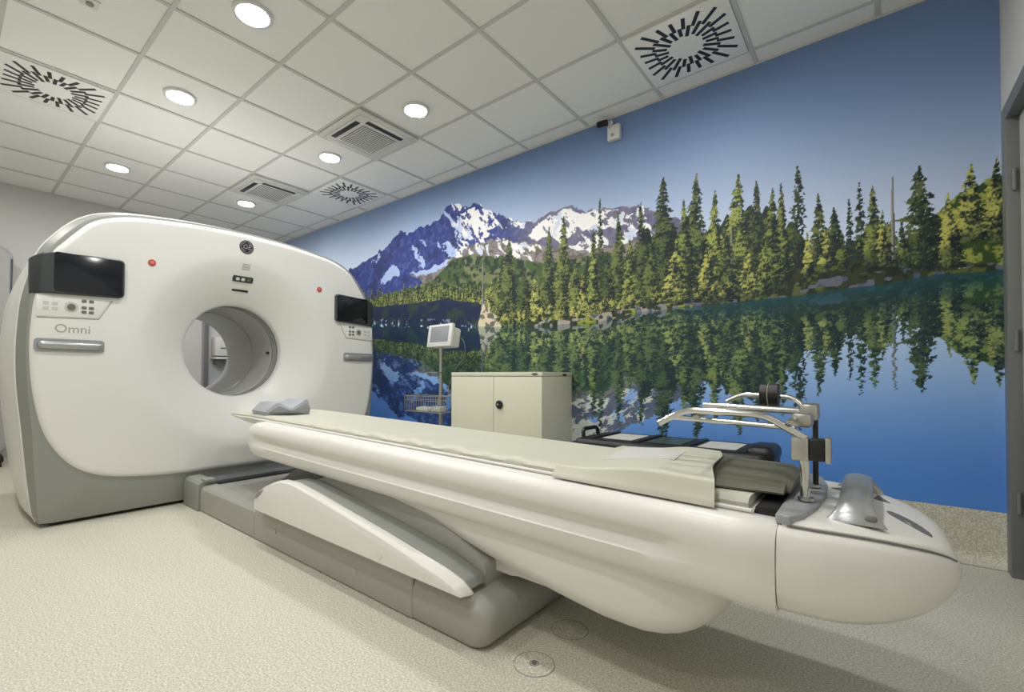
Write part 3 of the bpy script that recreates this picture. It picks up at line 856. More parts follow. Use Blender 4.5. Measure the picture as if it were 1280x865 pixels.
# --- side fins over the lifting arms
F0 = [(.356, .196), (.354, .25), (.41, .302), (.48, .338), (.559, .366), (.66, .387), (.768, .389), (.95, .366), (1.164, .334), (1.32, .312), (1.484, .288), (1.62, .263), (1.712, .245), (1.80, .230), (1.862, .215), (1.902, .196), (1.905, .188), (1.60, .189), (1.2, .191), (.8, .193)]
F1 = [(.352, .196), (.350, .256), (.405, .311), (.475, .349), (.552, .379), (.65, .402), (.768, .406), (.955, .386), (1.175, .357), (1.33, .335), (1.497, .311), (1.64, .290), (1.75, .275), (1.835, .260), (1.90, .240), (1.935, .212), (1.935, .188), (1.60, .189), (1.2, .191), (.8, .193)]
for far in (False, True):
    def fy(y): return 2 * CY - y if far else y
    MID = [((x + X_) / 2, (z + Z_) / 2) for (x, z), (X_, Z_) in zip(F0, F1)]
    secs = [[(x, fy(1.515), z - (.004 if z > .2 else 0)) for x, z in F0], [(x, fy(1.518), z) for x, z in F0], [(x, fy(1.552), z) for x, z in MID], [(x, fy(1.560), z - (.004 if z > .2 else 0)) for x, z in MID], [(x, fy(1.566), z - (.012 if z > .2 else 0)) for x, z in MID]]
    fn = loft('side_fin', secs, M_SHELL, tb, sharp=50)
    rod('bolt_cap', (1.466, fy(1.516), .222), (1.466, fy(1.5125), .222), .018, M_SHELL, fn, 20, .001)
    prism('fin_grip', [(.362, .262), (.41, .297), (.46, .318), (.43, .290), (.385, .262)], 'y', min(fy(1.512), fy(1.520)), max(fy(1.512), fy(1.520)), M_LINE, fn)

# --- lifting arms between base and shell
for far in (False, True):
    a_, b_ = (1.567, 1.668) if not far else (2 * CY - 1.668, 2 * CY - 1.567)
    prism('arm_cover', [(.40, .186), (.45, .31), (.56, .362), (.66, .383), (.77, .388), (1.17, .340), (1.49, .295), (1.73, .255), (1.87, .215), (1.89, .186)], 'y', a_, b_, M_GREY, tb, .006)
prism('lift_arm', [(.42, .160), (.55, .33), (.85, .425), (1.30, .430), (1.62, .36), (1.88, .245), (1.88, .16)], 'y', 1.672, 2 * CY - 1.672, M_BASE, tb, .012)
prism('lift_arm', [(-.05, .160), (.02, .24), (.4, .44), (.9, .45), (.7, .25), (.5, .16)], 'y', 1.80, 2 * CY - 1.80, M_BASE2, tb, .01)
prism('link_cover', [(1.72, .33), (1.94, .285), (2.06, .245), (2.135, .215), (2.12, .203), (1.98, .206), (1.95, .2), (1.72, .205)], 'y', 1.735, 2 * CY - 1.735, M_SHELL, tb, .006)

# --- lower shell (belly)
ZB = [(1.27, .396), (1.45, .350), (1.6, .316), (1.865, .252), (2.05, .220), (2.2, .197), (2.36, .178), (2.45, .176), (2.53, .190), (2.60, .228), (2.655, .290), (2.69, .36), (2.70, .40)]
WB = [(1.27, .300), (2.3, .300), (2.45, .292), (2.55, .270), (2.63, .235), (2.68, .195), (2.70, .16)]
secs = []
for x in [1.275, 1.285, 1.32] + list(np.linspace(1.4, 2.4, 14)) + [2.45, 2.5, 2.54, 2.575, 2.61, 2.64, 2.665, 2.685, 2.696]:
    zb = smooth_interp(ZB, x); w_ = smooth_interp(WB, x); zt = ztop(x) - .195
    hgt = max(zt - zb, .004); rr = min(.075, hgt * .8)
    pts = [(w_, zt), (w_, zb + rr + (hgt - rr) * .5)]
    for k in range(7):
        a = k / 6 * PI / 2
        pts.append((w_ - rr * (1 - math.cos(a)) - .012 * math.sin(a), zb + rr - rr * math.sin(a)))
    pts.append((w_ * .4, zb - .004))
    secs.append([(x, CY - w, z) for w, z in pts] + [(x, CY + w, z) for w, z in reversed(pts)])
loft('lower_shell', secs, M_SHELL, tb, sharp=45)
# rounded catch at the belly's end
pts = [(2.47 + .20 * k / 10, CY - smooth_interp(WB, 2.47 + .20 * k / 10) - .006 + .02 * (k / 10) ** 2, .398 - .004 * k / 10) for k in range(11)]
tube('belly_lip', pts, .005, M_SHELL, tb, 8)

# --- upper shell with the long finger groove
def groove(x):
    a = min(1, max(0, (x - .06) / .10)); b = min(1, max(0, (2.60 - x) / .09))
    return (a * a * (3 - 2 * a)) * (b * b * (3 - 2 * b))
def shell_sec(x, ws=1.0, zc=None, zs=1.0):
    g = groove(x)
    pts = [(.225, -.002), (.262, 0), (.300, -.003), (.322, -.011), (.337, -.026), (.345, -.048), (.347, -.066),
           (.347 - .003 * g, -.076), (.347 - .013 * g, -.084), (.346 - .022 * g, -.095), (.346 - .023 * g, -.110), (.345 - .016 * g, -.122), (.345 - .004 * g, -.133), (.345 + .002 * g, -.140),
           (.342, -.165), (.336, -.186), (.326, -.202), (.308, -.211), (.26, -.213)]
    zt = ztop(x)
    out = []
    for w, dz in pts:
        z = dz if zc is None else zc + (dz - zc) * zs
        out.append((w * ws, zt + z))
    return [(x, CY - w, z) for w, z in out] + [(x, CY + w, z) for w, z in reversed(out)]
secs = []
for k in range(9):
    t = k / 8; x = -.02 + .11 * (1 - math.cos(t * PI / 2))
    e = math.sin(t * PI / 2)
    secs.append(shell_sec(x, .93 + .07 * e, -.10, .42 + .58 * e))
for x in list(np.linspace(.11, 2.45, 30)) + [2.5, 2.53, 2.56, 2.59, 2.62, 2.7, 2.788]:
    secs.append(shell_sec(float(x)))
secs.append(shell_sec(2.7905, .996, -.10, .99))
loft('upper_shell', secs, M_SHELL, tb, sharp=50)

# --- pointed end cover
WN = [(2.795, .3445), (2.86, .337), (2.92, .317), (3.0, .272), (3.05, .225), (3.085, .172), (3.105, .126), (3.118, .075), (3.124, .03)]
ZT = [(2.795, .581), (2.9, .577), (2.98, .568), (3.05, .551), (3.09, .530), (3.11, .510), (3.124, .480)]
ZL = [(2.795, .368), (2.9, .367), (2.96, .374), (3.02, .392), (3.06, .410), (3.09, .430), (3.112, .448), (3.124, .466)]
def nose_sec(x, inset=0.0):
    w_ = smooth_interp(WN, x); a = smooth_interp(ZT, x); b = smooth_interp(ZL, x)
    h = a - b
    pts = [(w_ * .55, a), (w_ * .86, a - .002), (w_ * .925, a - .008), (w_ * .965, a - .02), (w_ * .99, a - .25 * h), (w_, a - .45 * h), (w_ * .985, a - .68 * h), (w_ * .94, a - .86 * h), (w_ * .84, a - .965 * h), (w_ * .6, b)]
    return [(x, CY - w, z) for w, z in pts] + [(x, CY + w, z) for w, z in reversed(pts)]
NX = [2.7922] + list(np.linspace(2.82, 3.06, 10)) + [3.08, 3.095, 3.106, 3.114, 3.12, 3.1235]
loft('end_cover', [nose_sec(float(x)) for x in NX], M_SHELL, tb, sharp=50)
# its separate lid
secs = []
for x in [2.80, 2.805] + list(np.linspace(2.83, 3.06, 9)) + [3.08, 3.093, 3.103, 3.110]:
    w_ = smooth_interp(WN, x) * .90 - .006; a = smooth_interp(ZT, x)
    up_ = .012 * min(1, (x - 2.795) / .012) * min(1, max(.1, (3.116 - x) / .02))
    secs.append([(x, CY - w_, a - .004), (x, CY - w_, a + up_ * .35), (x, CY - w_ * .97, a + up_ * .75), (x, CY - w_ * .85, a + up_), (x, CY - w_ * .4, a + up_ * 1.3), (x, CY + w_ * .4, a + up_ * 1.3), (x, CY + w_ * .85, a + up_), (x, CY + w_ * .97, a + up_ * .75), (x, CY + w_, a + up_ * .35), (x, CY + w_, a - .004)])
lid = loft('end_lid', secs, M_SHELL, tb, sharp=40)
for sg in (-1, 1):
    tube('lid_seam', [(x, CY + sg * (smooth_interp(WN, x) * .90 - .004), smooth_interp(ZT, x) - .0005) for x in [float(v) for v in np.linspace(2.81, 3.108, 18)]], .0022, M_NOSEV, lid, 6)
def lid_z(x): return smooth_interp(ZT, x) + .0155
# dark oval slots in the lid
for sx in (-1,):
    c0 = Vector((3.03, CY - .055, 0)); dr = Vector((.036, -.05 * 1, 0))
    pts = []
    for k in range(24):
        a = 2 * PI * k / 24
        p = c0 + dr * math.cos(a) + Vector((.016, .0115, 0)) * math.sin(a)
        pts.append(p)
    secs = [[(p.x, p.y, lid_z(p.x) - .006) for p in pts], [(p.x, p.y, lid_z(p.x) + .0015) for p in pts]]
    loft('lid_slot', secs, M_NOSEV, lid, sharp=30)
for sgn in (1,):
    for q in ([(2.868, CY + .14), (2.915, CY + .20), (2.91, CY + .12)], [(2.975, CY + .17), (3.0, CY + .10), (2.965, CY + .11)]):
        loft('handle_foot_trim', [[(x, y, lid_z(x) - .006) for x, y in q], [(x, y, lid_z(x) + .002) for x, y in q]], M_NOSEV, lid)
# silver push handle arching across
path = []; rad = []
ctrl = [(-.215, .000, .058), (-.212, .010, .050), (-.200, .024, .040), (-.178, .038, .034), (-.14, .048, .032), (-.08, .054, .032), (0, .056, .032), (.08, .054, .032), (.14, .048, .032), (.178, .038, .034), (.20, .024, .040), (.212, .010, .050), (.215, .000, .058)]
secs = []
for i, (dy, dz, hw) in enumerate(ctrl):
    a_, b_ = ctrl[max(0, i - 1)], ctrl[min(len(ctrl) - 1, i + 1)]
    tg = Vector((0, b_[0] - a_[0], b_[1] - a_[1])).normalized(); nr = Vector((1, 0, 0)).cross(tg)
    c = Vector((2.932, CY + dy, .585 + dz))
    secs.append([c + Vector((1, 0, 0)) * hw * math.cos(2 * PI * k / 20) + nr * .014 * math.sin(2 * PI * k / 20) for k in range(20)])
hd = loft('push_handle', secs, M_SILVER, tb, sharp=60)
box('latch_recess', (2.948, CY - .226, .598), (2.972, CY - .2, .610), M_KEY, hd, .006)
# grey mount for accessories at the pad's end
pts = [(2.785, CY - .300), (2.815, CY - .310), (2.838, CY - .27), (2.858, CY - .16), (2.866, CY), (2.858, CY + .16), (2.838, CY + .27), (2.815, CY + .31), (2.785, CY + .30)]
prism('accessory_mount', pts, 'z', .580, .603, M_SILVER2, tb, .005)

# --- sliding cradle with its white edge rail
secs = []
for x, w_, th in ((-.54, .215, .008), (-.52, .238, .010), (-.48, .250, .014), (-.38, .258, .024), (-.2, .262, .038), (.0, .262, .036), (.3, .262, .018), (2.0, .262, .018), (2.733, .262, .016)):
    z = zpad(x) - .004
    pr_ = [(w_ - .004, z), (w_, z - .004), (w_ - .002, z - .009), (w_ * .93, z - th)]
    secs.append([(x, CY - w, zz) for w, zz in pr_] + [(x, CY + w, zz) for w, zz in reversed(pr_)])
loft('cradle', secs, M_SHELL, tb, sharp=30)
for sg in (-1, 1):
    tube('edge_rail', [(x, CY + sg * .262, zpad(x) - .004) for x in (-.24, 0, 1, 2, 2.73)], .0055, M_WHITE, tb, 8)

box('dark_gap_fill', (2.735, CY - .25, .580), (2.786, CY + .25, .600), M_BLACK, tb, .003)  # black block put in for the dark of the gap before the mount

# ------------------------------------------------------------------ things lying on the table
ma = thing('table_mattress', (1.0, CY, zpad(1.0)), 'long sage green mattress lying on the scanner table', 'mattress')
secs = []
rr_ = random.Random(2)
for x in list(np.linspace(-.525, 2.72, 110)):
    x = float(x)
    e = min(1, (x + .53) / .06)
    w_ = .249 - .025 * (1 - e) ** 2
    # soft folds along the near border
    f = math.exp(-((x - 1.45) / .65) ** 2) * (.006 * math.sin(x * 46 + 1.5 * math.sin(x * 9)) + .004 * math.sin(x * 23 + .6))
    t = .025 * (.3 + .7 * min(1, (x + .53) / .35))
    z = zpad(x) - .003
    pn = [(-w_, z + .001), (-w_ - .002 + f * .4, z + t * .5), (-w_ + .008, z + t * .9 + f * .5), (-w_ + .03, z + t * 1.05 + f), (-w_ + .07, z + t + f * .4), (-w_ * .4, z + t * .95), (w_ * .4, z + t * .95), (w_ - .05, z + t), (w_ - .01, z + t), (w_, z + t * .5), (w_, z + .001)]
    secs.append([(x, CY + a, b) for a, b in pn])
loft('pad', secs, M_PAD, ma, sharp=50)
# cover sheet folded over the foot end
sh = thing('cover_sheet', (2.4, CY, zpad(2.4)), 'sage green cover folded over the foot end of the table mattress, with a pale middle', 'sheet')
def rise(x):
    t = min(1, max(0, (x - 2.17) / .33)); return .038 * t * t * (3 - 2 * t)
def sheet_z(x, w):
    return zpad(x) + .0258 + rise(x) * (1 - .25 * (w / .26) ** 2) + .0015 * math.sin(x * 17 + w * 9)
def sheet_sec(x, th, ws, lift=0.0):
    o = []
    for w in ws:
        if w < -.256:                       # hangs down the near side
            t = (-.256 - w) / .044
            top = sheet_z(x, -.256)
            o.append((-.258 - .016 * t ** .5 - .016 * t * t, top + (ztop(x) + .004 - top) * t + lift))
        elif w > .262:
            t = (w - .262) / .04
            top = sheet_z(x, .262)
            o.append((.262 + .012 * t, top + (ztop(x) + .006 - top) * t + lift))
        else:
            o.append((w, sheet_z(x, w) + lift))
    return [(x, CY + w, z + th) for w, z in o] + [(x, CY + w, z) for w, z in reversed(o)]
WS = [-.300, -.29, -.28, -.27, -.262, -.257, -.25, -.24, -.22, -.2, -.15, -.1, -.05, 0, .05, .1, .15, .2, .24, .262, .28, .30]
secs = []
for k in range(28):
    t = k / 27
    x = 2.16 + .48 * t
    s = sheet_sec(x, .0045, WS)
    # skewed, slightly wavy free end
    s = [(px_ - .09 * max(0, t - .3) / .7 * (py_ - CY + .28) / .5 + .008 * t * math.sin((py_ - CY) * 16), py_, pz_) for px_, py_, pz_ in s]
    secs.append(s)
loft('cover', secs, M_PAD, sh, sharp=60)
WS2 = [-.10, -.05, 0, .05, .1, .15, .2, .235, .255]  # thin pale grey patch over the middle of the cover
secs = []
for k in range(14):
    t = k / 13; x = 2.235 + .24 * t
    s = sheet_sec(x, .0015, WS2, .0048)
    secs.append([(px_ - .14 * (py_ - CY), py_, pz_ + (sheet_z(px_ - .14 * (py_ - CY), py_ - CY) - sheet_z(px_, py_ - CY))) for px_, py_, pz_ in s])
o = loft('pale_patch', secs, M_PAD2, sh, sharp=60); o['label'] = 'pale grey patch in the middle of the cover'

# dark folded pad at the foot, coming out from under the cover
dp = thing('folded_foot_pad', (2.68, CY, .6), 'dark olive folded pad at the foot of the table under the chrome frame', 'pad')
secs = []
for k in range(14):
    t = k / 13; x = 2.47 + .325 * t
    e = math.sin(min(1, (1 - t) * 9 + .35) * PI / 2)
    zb_ = zpad(x) + .0235; hh = (rise(x) - .003 - .014 * max(0, t - .5) + .003 * math.sin(t * 9)) * e
    a0, a1 = -.15 + .03 * t, .236 - .03 * t
    secs.append([(x, CY + a0, zb_), (x, CY + a0 - .004, zb_ + hh * .35), (x, CY + a0 + .03, zb_ + hh * .62), (x, CY + a0 + .09, zb_ + hh * .85), (x, CY + a0 + .16, zb_ + hh), (x, CY + .1, zb_ + hh * 1.03), (x, CY + a1 - .03, zb_ + hh * .95), (x, CY + a1, zb_ + hh * .6), (x, CY + a1, zb_)])
loft('pad_top', secs, M_DPAD, dp, sharp=50)
secs = []
for k in range(8):
    t = k / 7; x = 2.60 + .185 * t
    zb_ = zpad(x) + .0215
    secs.append([(x, CY - .195 + .03 * t, zb_ + .004), (x, CY - .197 + .03 * t, zb_ + .009), (x, CY - .13, zb_ + .022), (x, CY - .10, zb_ + .022), (x, CY - .10, zb_ + .002)])
loft('pad_flap', secs, M_DPAD, dp, sharp=50)

# grey V-shaped head support at the scanner end
hz = zpad(-.08) + .018
hr = thing('head_support', (0, CY - .02, hz), 'grey V-shaped foam head support on the scanner end of the mattress', 'head rest')
secs = []
for x, sc, ins in ((-.205, .55, .03), (-.195, .75, .012), (-.16, .9, 0), (-.06, 1, 0), (.085, 1.05, 0), (.108, .95, .004), (.116, .7, .012)):
    zb_ = zpad(x) + .0215
    pr_ = [(-.215 + ins, .0), (-.225 + ins, .025), (-.175 + ins, .082), (-.155, .086), (-.105, .050), (-.085, .050), (.01, .100), (.035 - ins, .100), (.06 - ins, .04), (.05 - ins, .0)]
    kx = min(1, max(0, (x + .06) / .14))
    secs.append([(x - kx * (.75 * max(0, -.095 - a) + .28 * max(0, a + .095)), CY - .02 + a, zb_ + b * sc) for a, b in pr_])
loft('cushion', secs, M_HEAD, hr, sharp=28)

# chrome arm-support frame clamped at the foot end
af = thing('arm_support_frame', (2.83, CY - .03, .606), 'chrome tube arm-support frame standing on two posts at the table end', 'frame')
NY, FY = 1.835, 2.03
tube('post', bend([(2.829, NY, .607), (2.829, NY, .62), (2.826, NY, .775)], .01), .0110, M_CHROME, af, 14)
tube('post', [(2.836, FY, .607), (2.836, FY, .84)], .007, M_BLACK, af, 12)
for yy in (NY, FY):
    rod('post_foot', (2.83, yy, .6065), (2.83, yy, .614), .018, M_STEEL, af, 20)
cl = box('clamp_block', (2.800, NY - .018, .709), (2.838, NY + .018, .768), M_STEEL, af, .003)
box('clamp_pad', (2.8385, NY - .016, .711), (2.872, NY + .03, .766), M_BLACK, cl, .003)
box('clamp_plate', (2.8725, NY - .022, .708), (2.884, NY + .03, .771), M_STEEL, cl, .002)
tube('frame_tube', bend([(2.828, NY - .01, .768), (2.742, NY - .03, .824), (2.54, NY - .035, .828), (2.465, NY - .04, .785)], .03, 6), .0095, M_CHROME, af, 12)
tube('frame_tube', bend([(2.82, FY + .09, .812), (2.77, FY + .11, .862), (2.62, FY + .12, .866), (2.575, FY + .11, .842)], .025, 6), .0080, M_CHROME, af, 12)
def slab_bar(name, a, b, w_, h_, mt_):
    a = Vector(a); b = Vector(b); d = (b - a).normalized(); s = Vector((-d.y, d.x, 0)).normalized(); u = d.cross(s) * -1
    if u.z < 0: u = -u
    o = rrect(0, 0, w_, h_, min(w_, h_) * .4, 3)
    return loft(name, [[p + s * i + u * j for i, j in o] for p in (a, b)], mt_, af, sharp=40)
slab_bar('tray_rail', (2.825, 2.035, .824), (2.53, 2.04, .830), .04, .020, M_CHROME)
slab_bar('tray_rail', (2.80, 1.92, .784), (2.44, 1.94, .794), .035, .014, M_CHROME)
for xx in (2.57, 2.80):
    slab_bar('cross_bar', (xx, 1.80, .808), (xx, 2.12, .826), .018, .010, M_STEEL)
box('frame_knuckle', (2.800, 1.99, .80), (2.845, 2.07, .848), M_STEEL, af, .008)
box('frame_knuckle', (2.795, 1.87, .79), (2.84, 1.94, .828), M_STEEL, af, .008)
# black roll pushed onto the far tube
tr = thing('strap_roll', (2.70, FY + .118, .866), 'black rolled strap with a pale band on the chrome frame', 'strap roll')
for a, b, mt_, nm in ((2.678, 2.699, M_BLACK, 'roll'), (2.6995, 2.7025, M_PAD, 'band'), (2.703, 2.730, M_BLACK, 'roll')):
    secs = [[(x, FY + .118 + r * math.cos(t), .866 + r * math.sin(t)) for t in np.linspace(0, 2 * PI, 28, endpoint=False)] for x, r in ((a, .009), (a, .036), (a + .0012, .038), (b - .0012, .038), (b, .036), (b, .009))]
    loft(nm, secs, mt_, tr, cap0=False, cap1=False, sharp=40)

# ================================================================== furniture behind the table
cb = thing('steel_cabinet', (.575, 3.53, 0), 'cream two-door steel cabinet standing against the mural wall', 'cabinet')
CX0, CX1, CF, CB, CH = .098, 1.052, 3.304, 3.75, .962
body = box('body', (CX0, CF + .018, 0.0), (CX1, CB, CH - .034), M_CAB, cb, .003)
box('top_panel', (CX0 - .001, CF + .001, CH - .033), (CX1 + .001, CB, CH), M_CAB, cb, .003)
box('gap_shadow', (CX0 + .01, CF + .0165, .05), (CX1 - .01, CF + .0185, CH - .036), M_CABT, cb)
for k, (a, b) in enumerate(((CX0 + .002, .578), (.582, CX1 - .002))):
    dr_ = box('door', (a, CF, .06), (b, CF + .0165, CH - .037), M_CAB, cb, .002)
    if k == 1:
        lk = rod('lock_handle', (.645, CF, .70), (.645, CF - .016, .70), .034, M_BLACK, dr_, 28, .004)
        rod('key_barrel', (.638, CF - .0155, .702), (.638, CF - .021, .702), .010, M_STEEL, lk, 16)
box('kick_base', (CX0 + .004, CF + .004, 0), (CX1 - .004, CF + .0175, .058), M_CAB, cb)
for nm, c, X in (('badge', (.985, CF + .0005, CH - .017), (1, 0, 0)),):
    o = [(c[0] + .028 * math.cos(a), c[2] + .010 * math.sin(a)) for a in np.linspace(0, 2 * PI, 24, endpoint=False)]
    prism(nm, o, 'y', CF - .002, CF + .002, M_KEY, cb)
box('side_badge', (CX1 - .001, 3.60, CH - .03), (CX1 + .0025, 3.66, CH - .012), M_DISPG, cb, .001)

# monitor on a roll stand
ms = thing('monitor_stand', (-.16, 3.44, 0), 'small white patient monitor on a roll stand with wire basket', 'monitor stand')
PX, PY = -.175, 3.44
for k in range(5):
    a = 2 * PI * k / 5 + .3
    lg_ = tube('stand_leg', [(PX, PY, .085), (PX + .13 * math.cos(a), PY + .13 * math.sin(a), .075), (PX + .235 * math.cos(a), PY + .235 * math.sin(a), .066)], [.022, .018, .014], M_STEEL, ms, 10)
    rod('castor', (PX + .235 * math.cos(a) - .011 * math.sin(a), PY + .235 * math.sin(a) + .011 * math.cos(a), .028), (PX + .235 * math.cos(a) + .011 * math.sin(a), PY + .235 * math.sin(a) - .011 * math.cos(a), .028), .028, M_BLACK, lg_, 16, .003)
rod('pole', (PX, PY, .07), (PX, PY, 1.215), .017, M_STEEL, ms, 16)
RM = Matrix.Rotation(math.radians(9), 4, 'X') @ Matrix.Rotation(math.radians(0), 4, 'Z')
mc = Vector((-.15, 3.40, 1.305))
RZ = Matrix.Rotation(math.radians(-4), 4, 'Z') @ Matrix.Rotation(math.radians(-8), 4, 'X')
def monbox(name, lo, hi, mt_, parent, bev):
    b = bm_box(lo, hi, bev)
    bmesh.ops.rotate(b, verts=b.verts, cent=(0, 0, 0), matrix=RZ.to_3x3())
    bmesh.ops.translate(b, verts=b.verts, vec=mc)
    return bmobj(name, b, mt_, parent)
mo = monbox('monitor', (-.172, -.01, -.105), (.172, .03, .112), M_WPLAS, ms, .012)
monbox('monitor_back', (-.150, .0305, -.10), (.150, .13, .085), M_WPLAS, mo, .02)
monbox('screen', (-.125, -.0115, -.06), (.132, -.0095, .088), M_SCREEN, mo, .0005)
rod('tilt_head', (PX, PY, 1.19), (PX, PY, 1.222), .028, M_STEEL, ms, 16)
box('pole_shelf', (PX - .14, PY - .07, .958), (PX + .03, PY + .06, .968), M_STEEL, ms, .003)
# wire basket
BX0, BX1, BY0, BY1, BZ0, BZ1 = -.455, .03, 3.24, 3.42, .60, .745
def hoop(z): return [(BX0, BY0, z), (BX1, BY0, z), (BX1, BY1, z), (BX0, BY1, z), (BX0, BY0, z)]
bk = tube('wire_basket', hoop(BZ1), .0045, M_STEEL, ms, 6)
for z in (BZ0, (BZ0 + BZ1) / 2 + .03):
    tube('basket_wire', hoop(z), .003, M_STEEL, bk, 6)
n = 15
for k in range(n + 1):
    x = BX0 + (BX1 - BX0) * k / n
    tube('basket_wire', [(x, BY0, BZ1), (x, BY0, BZ0), (x, BY1, BZ0), (x, BY1, BZ1)], .0028, M_STEEL, bk, 5)
for k in range(1, 5):
    y = BY0 + (BY1 - BY0) * k / 5
    tube('basket_wire', [(BX0, y, BZ1), (BX0, y, BZ0), (BX1, y, BZ0), (BX1, y, BZ1)], .0028, M_STEEL, bk, 5)
box('basket_clamp', (PX - .025, BY1 - .004, .66), (PX + .025, PY - .012, .72), M_STEEL, bk, .003)
tag(box('packet', (-.33, 3.27, .605), (-.16, 3.38, .640), M_WPLAS, None, .008), 'longer, flatter white packet in the wire basket of the monitor stand', 'packet', 'packets in the wire basket')
tag(box('packet', (-.14, 3.28, .605), (-.02, 3.37, .652), M_LABEL, None, .008), 'shorter, thicker packet in the wire basket next to the cabinet', 'packet', 'packets in the wire basket')
cbp = bend([(-.06, 3.50, 1.30), (.07, 3.50, 1.27), (.09, 3.50, 1.12), (-.02, 3.48, 1.0), (-.1, 3.47, .85), (-.06, 3.42, .74)], .1, 6)
tube('cable', cbp, .004, M_KEY, ms, 6)

# long black case behind the foot of the table
kc = thing('equipment_case', (2.03, 3.18, 0), 'long black equipment case with pale labels on its lid behind the table', 'case')
KX0, KX1, KY0, KY1, KZ = 1.52, 2.56, 2.96, 3.42, .545
box('case_body', (KX0, KY0, .02), (KX1, KY1, .40), M_CASE, kc, .03, 3)
lid2 = box('case_lid', (KX0 - .006, KY0 - .006, .404), (KX1 + .006, KY1 + .006, KZ), M_CASE, kc, .035, 4)
for k in range(4):
    x = KX0 + .10 + .28 * k
    box('lid_rib', (x - .018, KY0 + .03, KZ - .001), (x + .018, KY1 - .03, KZ + .008), M_CASE, lid2, .004)
for k, mt_ in enumerate((M_LABEL, M_LABEL2, M_LABEL)):
    x = KX0 + .145 + .28 * k
    box('label', (x, KY0 + .09, KZ), (x + .19, KY1 - .09, KZ + .0025), mt_, lid2)
tube('carry_handle', bend([(KX0 + .015, 3.06, KZ - .04), (KX0 + .005, 3.06, KZ + .045), (KX0 + .005, 3.26, KZ + .045), (KX0 + .015, 3.26, KZ - .04)], .035, 6), .013, M_BLACK, kc, 10)
box('end_bumper', (KX1 - .10, 3.02, KZ - .06), (KX1 + .03, 3.30, KZ + .03), M_BLACK, kc, .035, 4)
for x in (KX0 + .06, KX1 - .06):
    for y in (KY0 + .06, KY1 - .06):
        box('case_foot', (x - .03, y - .03, 0), (x + .03, y + .03, .022), M_BLACK, kc, .003)

M_SCRN = mat('screen_grey', rgb(168, 168, 165), 0.6)
# tall screen at the far left, beside the left wall
sc_ = thing('mobile_screen', (-3.9, .52, 0), 'tall pale panel on black feet behind the scanner at the left edge', 'screen')
pts = rrect(.52, 1.18, .70, 2.10, .10, 6)
secs = [[(x, y, z) for y, z in pts] for x in (-3.93, -3.89)]
pn_ = loft('panel', secs, M_SCRN, sc_, sharp=40)
tor = [(-3.91, y, z) for y, z in rrect(.52, 1.18, .72, 2.12, .11, 6)]
tube('panel_frame', tor + [tor[0]], .014, M_SILVER2, sc_, 8)
for y in (.25, .82):
    ft = box('foot', (-4.03, y - .025, .05), (-3.76, y + .025, .11), M_BLACK, sc_, .008)
    for x in (-4.0, -3.79):
        rod('castor', (x, y - .012, .026), (x, y + .012, .026), .026, M_BLACK, ft, 14)

# fittings on the left wall, seen through the bore
dl = thing('wall_duct', (X0 + .03, 2.75, .27), 'grey vertical trunking on the left wall seen through the bore', 'trunking')
box('duct', (X0 + .001, 2.72, .265), (X0 + .06, 2.79, H - .02), M_SILVER2, dl, .004)
box('duct_cover', (X0 + .0605, 2.728, .27), (X0 + .066, 2.782, H - .03), M_FRAME, dl, .002)
wu = thing('wall_unit', (X0 + .1, 3.0, 1.15), 'white box with a dark slot on the left wall seen through the bore', 'dispenser')
box('unit_body', (X0 + .001, 2.84, 1.20), (X0 + .16, 3.16, 1.46), M_WPLAS, wu, .015)
box('unit_shelf', (X0 + .001, 2.83, 1.155), (X0 + .19, 3.17, 1.185), M_WPLAS, wu, .006)
box('unit_bracket', (X0 + .001, 2.86, 1.08), (X0 + .15, 3.14, 1.154), M_KEY, wu, .006)
box('unit_slot', (X0 + .1595, 2.9, 1.30), (X0 + .163, 3.1, 1.315), M_KEY, wu)

# ================================================================== ceiling fittings
def share(name, bm, material, sharp=35, smooth=True):
    me = bpy.data.meshes.new(name); bmesh.ops.recalc_face_normals(bm, faces=bm.faces); bm.to_mesh(me); bm.free()
    me.materials.append(material)
    if smooth: shade(me, sharp)
    return me
def lathe_bm(prof, seg=36):
    bm = bmesh.new(); R = []
    for r, z in prof:
        R.append([bm.verts.new((r * math.cos(2 * PI * k / seg), r * math.sin(2 * PI * k / seg), z)) for k in range(seg)])
    for a, b in zip(R[:-1], R[1:]):
        for k in range(seg):
            bm.faces.new((a[k], a[(k + 1) % seg], b[(k + 1) % seg], b[k]))
    return bm
# round downlights
trim_me = share('trim_ring', lathe_bm([(.082, -.004), (.086, -.007), (.098, -.007), (.103, -.004), (.104, .0115), (.082, .0115), (.082, -.004)]), M_WPLAS)
bm = lathe_bm([(.0815, -.001), (.06, -.0035), (.03, -.0045), (.002, -.005)])
bm.faces.new([v for v in bm.verts][-36:])
lens_me = share('lens', bm, M_LAMP)
LN = ['foremost lit round downlight of the front row, at the top edge', 'lit round downlight of the front row above the white scanner', 'farthest lit round downlight of the front row, over the left wall',
      'lit round downlight between the nearer air-conditioning unit and the mural', 'lit round downlight between the two air-conditioning units', 'lit round downlight beyond the farther air-conditioning unit']
for i, (x, y) in enumerate(LIGHTS + ADDED_LIGHTS):
    lab = LN[i] if i < 6 else 'unseen round downlight added for brightness outside the picture, over the near part of the room'
    t = thing('downlight', (x, y, H + .001), lab, 'ceiling lamp', 'round downlights in the ceiling')
    link_mesh('trim_ring', trim_me, t); link_mesh('lens', lens_me, t)

